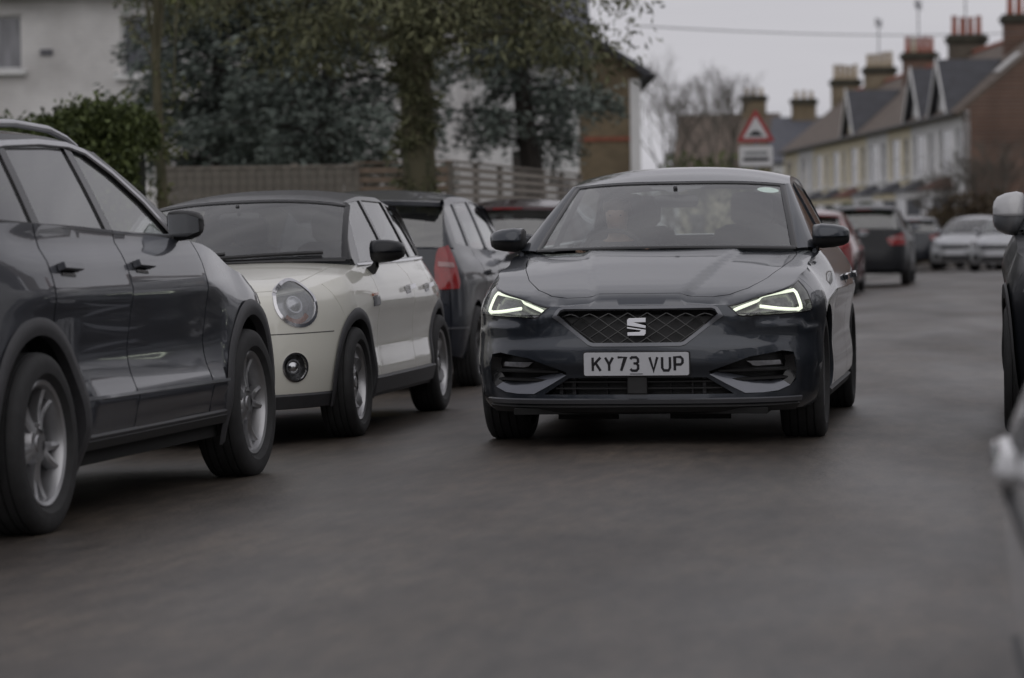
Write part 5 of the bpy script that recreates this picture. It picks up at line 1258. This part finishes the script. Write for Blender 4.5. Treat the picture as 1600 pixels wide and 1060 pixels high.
# ---- terrace of pale houses receding to the left behind the far cars
th = R(11); PT = at_y(1508, 300, 116.); uT = Vector((-math.sin(th), math.cos(th), 0))
NT = 9; wT = 6.2; EV = 5.45; RG = 8.55; DT = 7.2
walls_ = [render_white, render_white, render_cream, render_white, render_cream, render_cream, render_cream, render_white, render_cream, render_white, render_cream]
desc = ['end terrace house with brown brick gable and white front', 'white terrace house with front gable next to the brick gable end', 'third pale terrace house from the brick gable end', 'fourth pale terrace house from the brick gable end', 'fifth pale terrace house from the brick gable end', 'cream terrace house, sixth from the brick gable end', 'cream terrace house, seventh from the brick gable end', 'eighth terrace house from the brick gable end', 'ninth terrace house from the brick gable end', 'tenth terrace house from the brick gable end', 'farthest terrace house in the row right of the moving car']
for i in range(NT):
    p = PT+uT*(wT*i)
    h = empty('terrace_house', (p.x, p.y, -.03), (0, 0, math.pi/2+th)); tag(h, desc[i], 'house', 'houses of the pale terrace')
    wm = walls_[i]; fg = i in (0, 1, 4)
    wins = [(.5, 3.25, 1.9, 4.85), (2.9, 3.15, 5.5, 4.9)]; door = (.6, .05, 1.55, 2.3)
    # facade: outward is +y, so run from x = wT to 0
    fx = lambda r_: (wT-r_[2], r_[1], wT-r_[0], r_[3])
    gab = [(wT-2.2, EV), (wT-4.2, EV+1.95), (wT-6.1, EV)] if fg else []
    out = [(0, 0), (wT, 0), (wT, EV)]+gab+[(0, EV)]
    wall('wall', out, [rect(*fx(r_)) for r_ in wins+[door]], (wT, 0, 0), -X, wm, h, .2)
    for r_ in wins: window(h, (wT, 0, 0), -X, fx(r_), pane_pale if random.random() < .5 else pane_m, .08, 2, 2)
    d_ = MB(); d_.box((1.075, -.12, 1.18), (.93, .06, 2.24)); d_.build('door', door_m, h, smooth=False)
    # bay window
    bay = MB(); pts = [(2.5, 0), (2.95, .8), (5.3, .8), (5.75, 0)]
    bay.prism(pts, lambda a, b, w: (a, b, .0+w), .85); bo = bay.build('bay', wm, h, smooth=False); bay = MB(); bay.prism(pts, lambda a, b, w: (a, b, 2.35+w), .25); bay.build('bay_header', wm, bo, smooth=False)
    for (a, b) in zip(pts[:-1], pts[1:]):
        A_ = Vector((b[0], b[1], 0)); B_ = Vector((a[0], a[1], 0)); window(bo, A_, B_-A_, (.0, .85, (B_-A_).length, 2.35), None, .05, 2 if a[1] == b[1] else 1, 2, False)
    rb_ = MB(); rb_.add([(2.35, 0, 2.6), (2.82, .95, 2.6), (5.43, .95, 2.6), (5.9, 0, 2.6), (3.0, 0, 3.1), (5.2, 0, 3.1)], [(0, 1, 4), (1, 2, 5, 4), (2, 3, 5), (0, 3, 2, 1)]); rb_.build('bay_roof', tile_dark if i % 4 else tile_red, h, smooth=False)
    rm = tile_brown
    hs_ = .01
    for r_, q in ((1, (.35, EV-.2)), (-1, (-DT-.35, EV-.2))):
        slope('roof', [(0, q[0], q[1]+.1), (wT-.02, q[0], q[1]+.1), (wT-.02, -DT/2+r_*hs_, RG), (0, -DT/2+r_*hs_, RG)], rm, h, .14)
    rg = MB(); rg.tube([(0, -DT/2, RG+.03), (wT-.02, -DT/2, RG+.03)], .11, 6); rg.build('ridge_tiles', clay_pot, h)
    gt = MB(); gt.box((wT/2, .42, EV-.12), (wT-.02, .1, .1)); gt.build('gutter', gutter_m, h, smooth=False)
    if fg:     # front gable roof with white bargeboards
        gx, gz = 4.15, EV+2.1
        for sg in (1, -1):
            slope('gable_roof', [(gx+sg*2.05, .3, EV+.02), (gx, .3, gz), (gx, -DT/2+1.4, gz), (gx+sg*2.05, -.35, EV+.05)], tile_dark, h, .12)
            bb = MB(); a = Vector((gx+sg*2.1, .32, EV-.02)); b = Vector((gx, .32, gz+.08)); d = b-a; n = Vector((0, 1, 0)); q = d.cross(n).normalized()*.16*sg
            bb.add([a, b, b+q, a+q, a+n*.05, b+n*.05, b+q+n*.05, a+q+n*.05], [(0, 1, 2, 3), (4, 7, 6, 5), (0, 4, 5, 1), (1, 5, 6, 2), (2, 6, 7, 3), (3, 7, 4, 0)]); bb.build('bargeboard', wood_white, h, smooth=False)
    if i in (0, 1, 3, 5):
        sl = (RG-EV+.1)/(DT/2+.35); rl = MB(); yy = -1.9; zz = EV-.1+(.35-yy)*sl+.09
        rl.box((1.6, yy, zz), (.8, 1.1, .08), Matrix.Rotation(-math.atan(sl), 3, 'X')); ro_ = rl.build('rooflight', wood_white, h, smooth=False)
    b_ = MB(); b_.box((wT/2, -DT/2-.1, EV/2-.05), (wT-.06, DT-.5, EV-.12)); b_.build('house_body', wm, h, smooth=False)
    if i == 0:
        wall('gable_wall', [(0, 0), (DT, 0), (DT, EV), (DT/2, RG-.05), (0, EV)], [], (0, 0, 0), -Y, red_brick, h, .25)
    bodym = [red_brick, dull_brick, dull_brick, red_brick, red_brick, stock_brick, stock_brick, red_brick, stock_brick, red_brick, stock_brick][i]
    if i % 2 == 0: chimney(h, wT-.45, -DT/2+.25, RG-.9, RG+.42, .7, 1.5, random.choice([4, 5]), bodym, clay_pot if i < 6 else buff_pot, poth=.75, aerial=i in (2, 4, 6))
    fwl = MB(); fwl.box((wT/2, 3.3, .45), (wT-.05, .22, .9)); fwl.box((wT/2, 3.3, .93), (wT-.05, .3, .08)); fwl.build('front_garden_wall', red_brick if i % 3 else render_white, h, smooth=False)
# ---- two houses across the end of the view
for k, (pa, pb, yy, zr_, ze_, rm, lab, chpx) in enumerate(((1058, 1204, 192., 8.55, 5.2, tile_brown, 'distant house with long brown roof behind the warning sign', 1178), (1206, 1300, 190., 8.2, 5.4, tile_slate, 'distant house with blue-grey slate roof left of the terrace', 1256))):
    xa = at_y(pa, 200, yy).x; xb = at_y(pb, 200, yy).x; w = xb-xa
    h = empty('distant_house', (xa, yy, -.03)); tag(h, lab, 'house')
    ws_ = [(w*.12, 3.2, w*.3, 4.6), (w*.7, 3.2, w*.88, 4.6), (w*.12, .9, w*.3, 2.3), (w*.7, .9, w*.88, 2.3)]
    wall('wall', rect(0, 0, w, ze_), [rect(*r_) for r_ in ws_], (0, 0, 0), X, render_cream if k == 0 else render_white, h, .2)
    for r_ in ws_: window(h, (0, 0, 0), X, r_)
    b_ = MB(); b_.box((w/2, 4.2, ze_/2-.05), (w-.05, 7.9, ze_-.1)); b_.build('house_body', render_white, h, smooth=False)
    slope('roof', [(-.3, -.4, ze_-.1), (w+.3, -.4, ze_-.1), (w+.3, 4.2, zr_), (-.3, 4.2, zr_)], rm, h); slope('roof', [(-.3, 8.8, ze_-.1), (w+.3, 8.8, ze_-.1), (w+.3, 4.22, zr_), (-.3, 4.22, zr_)], rm, h)
    chimney(h, at_y(chpx, 200, yy+4).x-xa, 4.2, zr_-.5, zr_+.75, 1.5, .8, 3, stock_brick, buff_pot)

# ---- the terrace goes on along the right-hand pavement and behind the viewpoint, outside the frame
def copy_tree(o, parent=None):
    c = o.copy(); COL.objects.link(c); c.parent = parent
    for ch in list(o.children): copy_tree(ch, c)
    return c
src = [o for o in COL.objects if o.name == 'terrace_house.003'][0]
for k in range(9):
    c = copy_tree(src); c.location = (9.6+.3*(k % 2), -34+k*13.0, -.01); c.rotation_euler = (0, 0, math.pi/2)
    c['label'] = 'pale terrace house beyond the right-hand pavement, out of the picture'; c['group'] = 'terrace along the right-hand pavement'
for k in range(4):
    c = copy_tree(src); c.location = (-13.5, -6-k*13.0, -.01); c.rotation_euler = (0, 0, -math.pi/2)
    c['label'] = 'pale terrace house beyond the left-hand pavement, behind the viewpoint'; c['group'] = 'terrace along the left-hand pavement'
# ================================================================== fences, hedge, trees, sign, cable
wood_grey = pm('weathered_fence_wood', (.165, .150, .128), .85, var=.25, scale=4, bump=.3, bscale=40, stretch=(1, 1, 4))
wood_pale = pm('pale_fence_slat', (.24, .215, .185), .8, var=.22, scale=3, bump=.3, bscale=40, stretch=(3, 3, 1))
wood_brown = pm('brown_fence_slat', (.18, .135, .10), .8, var=.22, scale=3, bump=.3, bscale=40, stretch=(3, 3, 1))
def fence_root(a, label): o = empty('garden_fence', (a.x, a.y, 0)); return tag(o, label, 'fence')
# close-board fence
A = at_y(262, 262, 43.); B = at_y(556, 262, 43.6)
f = fence_root(A, 'weathered grey close-board fence left of the slatted fences'); d = Vector((B.x-A.x, B.y-A.y, 0)); Lf = d.length; d.normalize(); n = Vector((d.y, -d.x, 0)); M3 = Matrix((d, n, Z)).transposed()
nb_ = int(Lf/.125); hF = at_y(400, 263, 43.3).z
proto = None
for i in range(nb_):
    if proto is None:
        m = MB(); m.box((0, 0, hF/2), (.118, .018, hF), None); proto = m.build('board', wood_grey, f, smooth=False)
        bo = proto
    else: bo = link('board', proto.data, None, f)
    bo.location = d*(.0625+i*.125)+n*(.012 if i % 2 else .0)+Vector((0, 0, random.uniform(-.008, .008))); bo.rotation_euler = (0, 0, math.atan2(d.y, d.x)+random.uniform(-.03, .03))
for i in range(int(Lf/1.8)+2):
    q = min(i*1.8, Lf); m = MB(); m.box(d*q-n*.06+Vector((0, 0, hF/2+.03)), (.09, .09, hF+.06), M3); m.build('post', wood_grey, f, smooth=False)
m = MB(); m.box(d*(Lf/2)+Vector((0, 0, hF+.015)), (Lf, .06, .03), M3); m.build('capping_rail', wood_pale, f, smooth=False)
def slat_fence(A, B, z0a, z1a, mat_, label, ns=11):
    f = fence_root(A, label); d = Vector((B.x-A.x, B.y-A.y, 0)); Lf = d.length; d.normalize(); n = Vector((d.y, -d.x, 0)); M3 = Matrix((d, n, Z)).transposed()
    pitch = (z1a-z0a)/ns; m = MB(); m.box((0, 0, 0), (Lf, .022, pitch*.66), M3); pr = m.build('slat', mat_, f, smooth=False)
    for i in range(ns):
        o_ = pr if i == 0 else link('slat', pr.data, None, f)
        o_.location = d*(Lf/2)+n*.05+Vector((0, 0, z0a+pitch*(i+.5)))
    k = max(2, int(Lf/1.9)+1)
    m = MB(); m.box((0, 0, (z1a+.03)/2), (.09, .075, z1a+.03), M3); pp = m.build('post', wood_grey, f, smooth=False)
    for i in range(k):
        o_ = pp if i == 0 else link('post', pp.data, None, f); o_.location = d*(Lf*i/(k-1))
    m = MB(); m.box(d*(Lf/2)+Vector((0, 0, z1a+.045)), (Lf+.1, .11, .028), M3); m.build('capping_rail', mat_, f, smooth=False)
    m = MB(); m.box(d*(Lf/2)-n*.045+Vector((0, 0, z0a/2+.4)), (Lf, .02, z0a+.9), M3); m.build('gravel_board', wood_grey, f, smooth=False)
A = at_y(559, 258, 43.7); B = at_y(700, 257, 43.9)
slat_fence(A, B, .45, at_y(620, 259, 43.8).z, wood_brown, 'brown horizontal slat fence behind the big olive tree trunk', 12)
A = at_y(703, 256, 44.); B = at_y(905, 278, 55.5)
slat_fence(A, B, .45, at_y(703, 257, 44.).z, wood_pale, 'long pale horizontal slat fence running away behind the moving car', 13)

def leafmat(name, c1, c2, rough=.6, trans=.25):
    m = bpy.data.materials.new(name); m.use_nodes = True; t = m.node_tree; b = t.nodes['Principled BSDF']
    g = t.nodes.new('ShaderNodeNewGeometry'); r = t.nodes.new('ShaderNodeValToRGB')
    r.color_ramp.elements[0].color = (*c1, 1); r.color_ramp.elements[1].color = (*c2, 1)
    t.links.new(g.outputs['Random Per Island'], r.inputs[0]); t.links.new(r.outputs[0], b.inputs['Base Color'])
    b.inputs['Roughness'].default_value = rough; b.inputs['Specular IOR Level'].default_value = .3
    return m
cedar_m = leafmat('blue_grey_needles', (.055, .074, .062), (.23, .265, .235))
olive_m = leafmat('olive_foliage', (.060, .066, .034), (.20, .205, .11))
green_m = leafmat('yellow_green_leaves', (.045, .055, .018), (.13, .14, .05))
hedge_m = leafmat('hedge_leaves', (.035, .048, .018), (.12, .15, .05))
twig_m = pm('bare_twigs', (.11, .10, .085), .9, var=.3, scale=8)
bark_dk = pm('dark_bark', (.035, .030, .026), .95, var=.35, scale=6, bump=.8, bscale=14, stretch=(3, 3, .7))
bark_ol = pm('mossy_bark', (.11, .10, .062), .95, var=.3, scale=4, bump=.8, bscale=14, stretch=(3, 3, .7), col2=(.06, .062, .035))
def leaves(name, C, Dr, size, asp, m, parent, bend=.5):
    """C: centres, Dr: growth directions; one diamond-shaped leaf (two triangles folded) each"""
    n = len(C); Dr = Dr/np.maximum(np.linalg.norm(Dr, axis=1), 1e-9)[:, None]
    q = rng.normal(size=(n, 3)); s = np.cross(Dr, q); s /= np.maximum(np.linalg.norm(s, axis=1), 1e-9)[:, None]; up = np.cross(s, Dr)
    L_ = (size*rng.uniform(.6, 1.3, n))[:, None]; w = L_*asp
    V = np.stack([C-Dr*L_*.5, C+s*w*.5+up*w*.15, C+Dr*L_*.5-up*L_*.12, C-s*w*.5+up*w*.15], 1).reshape(-1, 3)
    F = np.arange(n*4).reshape(-1, 4)
    me = bpy.data.meshes.new(name); me.vertices.add(n*4); me.vertices.foreach_set('co', V.ravel().astype(np.float32))
    me.loops.add(n*4); me.loops.foreach_set('vertex_index', F.ravel().astype(np.int32)); me.polygons.add(n)
    me.polygons.foreach_set('loop_start', (np.arange(n)*4).astype(np.int32)); me.polygons.foreach_set('loop_total', np.full(n, 4, np.int32))
    me.update(calc_edges=True); me.validate()
    return link(name, me, m, parent)
def trunk_pts(h, lean=(0, 0), n=10, wob=.08):
    return [Vector((lean[0]*(i/n)**1.3+random.uniform(-wob, wob)*(i > 0), lean[1]*(i/n)**1.3+random.uniform(-wob, wob)*(i > 0), h*i/n)) for i in range(n+1)]
def conifer(base, h, rad, z_low, label, nbr=70, lean=(0, 0), dens=1.):
    o = empty('cedar_tree', base); tag(o, label, 'tree', 'blue-grey cedars behind the fence')
    tp = trunk_pts(h, lean, 10, .05); mb = MB(); mb.tube(tp, [.20*(1-.9*i/10)+.03 for i in range(11)], 8)
    C = []; D = []; brn = MB()
    for i in range(nbr):
        z = z_low+(h-z_low-.3)*(i/nbr)**1.05+random.uniform(-.15, .15)
        r = rad*(1-.55*max(0, (z-z_low)/(h-z_low)))*random.uniform(.5, 1.12); a = i*2.399+random.uniform(-.4, .4)
        k = min(max(z/h, 0), .999)*10; q = tp[int(k)].lerp(tp[int(k)+1], k-int(k)); q = Vector((q.x, q.y, z))
        up0 = random.uniform(-.15, .55)
        pts = []
        for j in range(9):
            t = j/8; pts.append(q+Vector((math.cos(a)*r*t, math.sin(a)*r*t, r*(up0*t-.42*t*t))))
            a += random.uniform(-.05, .05)
        brn.tube(pts, [.045*(1-.85*j/8) for j in range(9)], 5, cap=False)
        nn = int(150*dens*r)
        t = rng.uniform(.18, 1.02, nn); idx = np.clip((t*8).astype(int), 0, 7); fr_ = t*8-idx
        P0 = np.array([list(p) for p in pts]); c = P0[idx]*(1-fr_)[:, None]+P0[idx+1]*fr_[:, None]
        side_ = np.array([-math.sin(a), math.cos(a), 0.]); wd = .34*np.sin(np.clip(t, 0, 1)*math.pi*.9+.25)*r**.5
        off = rng.uniform(-1, 1, nn)
        tuft = np.round(off*7)/7+rng.normal(0, .04, nn)
        c = c+side_[None, :]*(tuft*wd)[:, None]+np.stack([rng.normal(0, .04, nn), rng.normal(0, .04, nn), rng.normal(-.02, .14, nn)-.16*np.abs(tuft)*wd], 1)
        dr = np.array([math.cos(a), math.sin(a), -.25])[None, :]+side_[None, :]*(np.sign(tuft)*rng.uniform(.2, 1.2, nn))[:, None]+rng.normal(0, .45, (nn, 3))
        C.append(c); D.append(dr)
    k = len(mb.v); mb.v += brn.v; mb.f += [tuple(i+k for i in f_) for f_ in brn.f]
    mb.build('trunk', bark_dk, o)
    leaves('crown', np.concatenate(C), np.concatenate(D), .15, .34, cedar_m, o)
    return o
def bp(px, y): p = at_y(px, 370, y); return (p.x, p.y, -.02)
conifer(bp(520, 49.), 8.5, 2.6, 1.9, 'blue-grey cedar left of the big olive trunk, above the close-board fence', 80)
conifer(bp(425, 52.), 9., 2.3, 2.2, 'blue-grey cedar standing between its two neighbours left of the olive trunk', 80)
conifer(bp(350, 50.5), 7.6, 2.2, 2.0, 'leftmost blue-grey cedar, in front of the white house window', 80)
conifer(bp(845, 53.), 9., 2.0, 2.6, 'blue-grey cedar right of the big olive trunk, in front of the rendered house', 75, (-1.0, 0))
# ---- tall olive-green tree standing in front of the fence
def broad(name, base, h, trunk_r, tp, crown_fn, ncl, label, bark, leafm, lsize=.13, asp=.4, per=70, cr=.5, droop=.0, catg='tree'):
    o = empty(name, base); tag(o, label, catg); mb = MB(); n = len(tp)-1
    mb.tube(tp, [trunk_r*(1-.55*i/n) for i in range(n+1)], 12)
    C = []; D = []
    for i in range(ncl):
        c = Vector(crown_fn()); a = tp[min(n, int(n*random.uniform(.55, 1)))]
        m1 = a.lerp(c, .5)+Vector((random.uniform(-.2, .2), random.uniform(-.2, .2), random.uniform(0, .35)))
        if i % 2 == 0 and c.z > 2.5: mb.tube([a, m1, c], [trunk_r*.22, trunk_r*.12, .012], 5, cap=False)
        k = per; u = rng.normal(size=(k, 3)); u /= np.linalg.norm(u, axis=1)[:, None]; rr = (cr if c.x**2+c.y**2 > .03 or name != 'olive_tree' else .24)*random.uniform(.6, 1.15)*rng.uniform(.2, 1, k)**.5
        pos = np.array(c)[None, :]+u*rr[:, None]*np.array([1.15, 1.15, .65]); pos[:, 2] -= droop*(u[:, 0]**2+u[:, 1]**2)*rr
        C.append(pos); dd = u*.8+rng.normal(0, .5, (k, 3)); dd[:, 2] -= droop*1.2; D.append(dd)
    mb.build('trunk', bark, o, angle=60); leaves('crown', np.concatenate(C), np.concatenate(D), lsize, asp, leafm, o)
    return o
b0 = bp(658, 36.); ivy = [0]
def crown_olive():
    ivy[0] += 1
    if ivy[0] % 5 == 0:
        t_ = random.uniform(0, 6.28); return (.10*math.cos(t_)-.03, .10*math.sin(t_), random.uniform(.5, 3.6))
    a = random.uniform(0, 2*math.pi); r = 2.75*math.sqrt(random.random()); x_ = r*math.cos(a); z_ = 3.25+random.random()**1.2*4.6*(1-(r/3.5)**2)-.35*max(0, x_-1.5)/1.2+(.35 if x_ < -1.6 else 0)
    return (x_-.25, r*math.sin(a), z_)
broad('olive_tree', b0, 7.5, .235, [Vector((0, 0, 0)), Vector((.01, 0, 1.2)), Vector((-.03, 0, 2.4)), Vector((-.06, .05, 3.3)), Vector((-.12, 0, 4.2)), Vector((.0, 0, 5.4)), Vector((.1, 0, 6.6))], crown_olive, 290, 'tall olive-green tree with thick mossy trunk in front of the slat fence', bark_ol, olive_m, .13, .26, 70, .55, .35)
# ---- slim yellow-green tree in front of the white house
b0 = bp(252, 33.)
broad('slim_tree', b0, 6., .07, [Vector((0, 0, 0)), Vector((.02, 0, 1.5)), Vector((-.03, 0, 3)), Vector((.04, 0, 4.4)), Vector((0, 0, 5.6))], lambda: (random.gauss(.0, .18)+.02, random.gauss(0, .2), random.uniform(.3, 5.3)), 60, 'slim leafy yellow-green tree between the hedge and the cedars', bark_ol, green_m, .075, .4, 26, .24, .2)
# ---- hedge
ha = at_y(-60, 200, 30.); hb = at_y(236, 200, 31.); hh = at_y(150, 207, 30.5).z
o = empty('hedge', ((ha.x+hb.x)/2, 30.8, -.02)); tag(o, 'clipped dark green hedge between the grey crossover and the white house', 'hedge')
n = 42000; w = hb.x-ha.x
u = rng.uniform(-w/2, w/2, n); fc = rng.random(n); 
yy = np.where(fc < .55, -.45+rng.normal(0, .10, n), rng.uniform(-.5, .5, n)); zz = np.where(fc < .55, rng.uniform(.05, hh, n), hh+rng.normal(-.05, .10, n))
zz += .10*np.sin(u*1.7+1)+.06*np.sin(u*4.1); yy += .10*np.sin(u*2.3+zz*3)
leaves('foliage', np.stack([u, yy, zz], 1), np.stack([rng.normal(0, .6, n), rng.normal(-.5, .5, n), rng.normal(.5, .5, n)], 1), .075, .55, hedge_m, o)
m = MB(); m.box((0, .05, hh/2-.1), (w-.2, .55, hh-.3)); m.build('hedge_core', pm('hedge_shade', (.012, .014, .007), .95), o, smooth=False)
for i in range(9): m = MB(); m.tube([(-w/2+w*(i+.5)/9, 0, 0), (-w/2+w*(i+.5)/9+.05, 0, hh*.6)], .03, 6); m.build('stem', bark_dk, o)
# ---- bare trees
def bare(name, base, h, label, spread=.5, depth=6, r0=.14, group=None, m_=twig_m, seedn=1, n0=3):
    rs = random.Random(seedn); o = empty(name, base); tag(o, label, 'tree' if name.endswith('tree') else 'shrub', group); mb = MB(); tw = MB()
    def grow(p, d, l, r, k):
        e = p+d*l; mid = p+d*l*.5+Vector((rs.uniform(-1, 1), rs.uniform(-1, 1), rs.uniform(-.3, .6)))*l*.06
        (mb if k > depth-2 else tw).tube([p, mid, e], [r, r*.85, r*.65], 5 if k > 3 else 3, cap=False)
        if k == 0: return
        for _ in range(rs.choice([2, 3, 3]) if k > 1 else 3):
            a = rs.uniform(0, 2*math.pi); s_ = rs.uniform(.5, 1)*spread; nd = (d+Vector((math.cos(a)*s_, math.sin(a)*s_, rs.uniform(-.1, .35)))).normalized()
            grow(e, nd, l*rs.uniform(.62, .86), max(r*.60, .005), k-1)
    for _ in range(n0): grow(Vector((rs.uniform(-.1, .1), rs.uniform(-.1, .1), 0)), Vector((rs.uniform(-.2, .2), rs.uniform(-.2, .2), 1)).normalized(), h*.27, r0, depth)
    mb.build('trunk', m_, o); c = tw.build('crown', m_, o)
    return o
bare('bare_tree', bp(1052, 108.), 7.2, 'bare twiggy tree nearest the yellow brick house', .62, 6, .08, seedn=3, n0=2)
bare('bare_tree', bp(1090, 118.), 8.2, 'tall bare tree between the brick house and the warning sign', .5, 6, .09, seedn=5, n0=1)
bare('bare_tree', bp(1140, 125.), 8.2, 'bare tree with round top directly left of the warning sign', .45, 6, .09, seedn=11, n0=1)
bare('bare_shrub', bp(1548, 104.), 4.0, 'leafless shrub in front of the brown brick gable', .7, 6, .07, seedn=21, n0=4)
bare('bare_shrub', bp(1490, 107.), 3.2, 'leafless shrub in front of the white terrace front', .7, 6, .06, seedn=23, n0=4)
# ---- front garden bushes by the terrace
for px_, yy, w, h, lab in ((1340, 106., 1.6, 1.9, 'round green bush in front of the cream terrace house'), (1290, 112., 1.3, 1.7, 'dark bush showing just right of the moving car roof'), (1535, 98., 2.6, 2.1, 'brown-green hedge behind the pale cars'), (1470, 103., 1.0, 1.5, 'small bush in front of the white terrace'), (1100, 90., 3.0, 3.2, 'mossy green bush below the warning sign')):
    b0 = bp(px_, yy); o = empty('garden_bush', b0); tag(o, lab, 'bush'); n = 5000
    q = rng.normal(size=(n, 3)); q /= np.linalg.norm(q, axis=1)[:, None]; q[:, 2] = np.abs(q[:, 2]); rr = 1-.25*rng.random(n)**2+.12*np.sin(q[:, 0]*7)*np.cos(q[:, 1]*6+q[:, 2]*5)
    leaves('foliage', q*rr[:, None]*np.array([w, w*.6, h]), q+rng.normal(0, .5, (n, 3)), .16, .6, hedge_m if px_ != 1535 else leafmat('brown_hedge', (.045, .032, .02), (.10, .075, .045)), o)
    m = MB()
    for k in range(5): m.tube([(0, 0, 0), (math.cos(k)*w*.5, math.sin(k)*w*.3, h*.6)], .03, 5)
    m.build('stem', bark_dk, o)
# ---- warning sign
pS = at_y(1181, 222, 61.); o = empty('warning_sign', (pS.x, pS.y, 0.)); tag(o, 'red-bordered triangular warning sign with white plate below on a pole', 'road sign')
steel = pm('galvanised_steel', (.30, .31, .32), .5, .6, var=.15); red_sheet = pm('red_sign_sheet', (.33, .045, .045), .5, var=.08); white_sheet = pm('white_sign_sheet', (.62, .62, .63), .4, var=.06)
zt_ = pS.z; m = MB(); m.tube([(0, .06, 0), (0, .06, zt_+.62)], .038, 10); m.build('pole', steel, o)
def tri(w, h, r=.05): 
    out = []; P3 = [Vector((-w/2, 0)), Vector((w/2, 0)), Vector((0, h))]
    for i in range(3):
        p, a, b = P3[i], P3[i-1], P3[(i+1) % 3]; q0 = p+(a-p).normalized()*r; q1 = p+(b-p).normalized()*r
        for t in (0, .25, .5, .75, 1): out.append(tuple(q0*(1-t)**2+p*2*t*(1-t)+q1*t*t))
    return out
m = MB(); m.prism(tri(.76, .66, .07), lambda a, b, w: (a, w, zt_+b), .012); tp_ = m.build('triangle_plate', red_sheet, o, smooth=False)
m = MB(); m.prism(tri(.50, .43, .03), lambda a, b, w: (a, w-.004, zt_+.075+b), .003); m.build('white_face', white_sheet, tp_, smooth=False)
m = MB(); hump = [(-.15, 0), (.15, 0), (.15, .025)]+[(.11*math.cos(t), .03+.075*math.sin(t)) for t in np.linspace(0, math.pi, 12)]+[(-.15, .025)]
m.prism(hump, lambda a, b, w: (a, w-.007, zt_+.115+b), .002); m.build('hump_symbol', ink, tp_, smooth=False)
m = MB(); m.prism(rr_(.66, .40, .04), lambda a, b, w: (a, w, zt_-.28+b), .012); pl2 = m.build('sub_plate', white_sheet, o, smooth=False)
for zz, ww in ((-.22, .44), (-.34, .50)):
    m = MB(); m.prism(rr_(ww, .07, .01), lambda a, b, w: (a, w-.004, zt_+zz+b), .003); m.build('plate_text_line', ink if zz < -.3 else steel, pl2, smooth=False)
# ---- overhead cable
a = at_y(985, 40, 74.); b = at_y(1700, 44, 118.); m = MB(); m.tube([a.lerp(b, t)-Vector((0, 0, 1.0*t*(1-t))) for t in np.linspace(0, 1, 20)], .014, 5)
o = m.build('overhead_cable', gutter_m); tag(o, 'thin dark cable strung across the sky above the chimneys', 'cable')
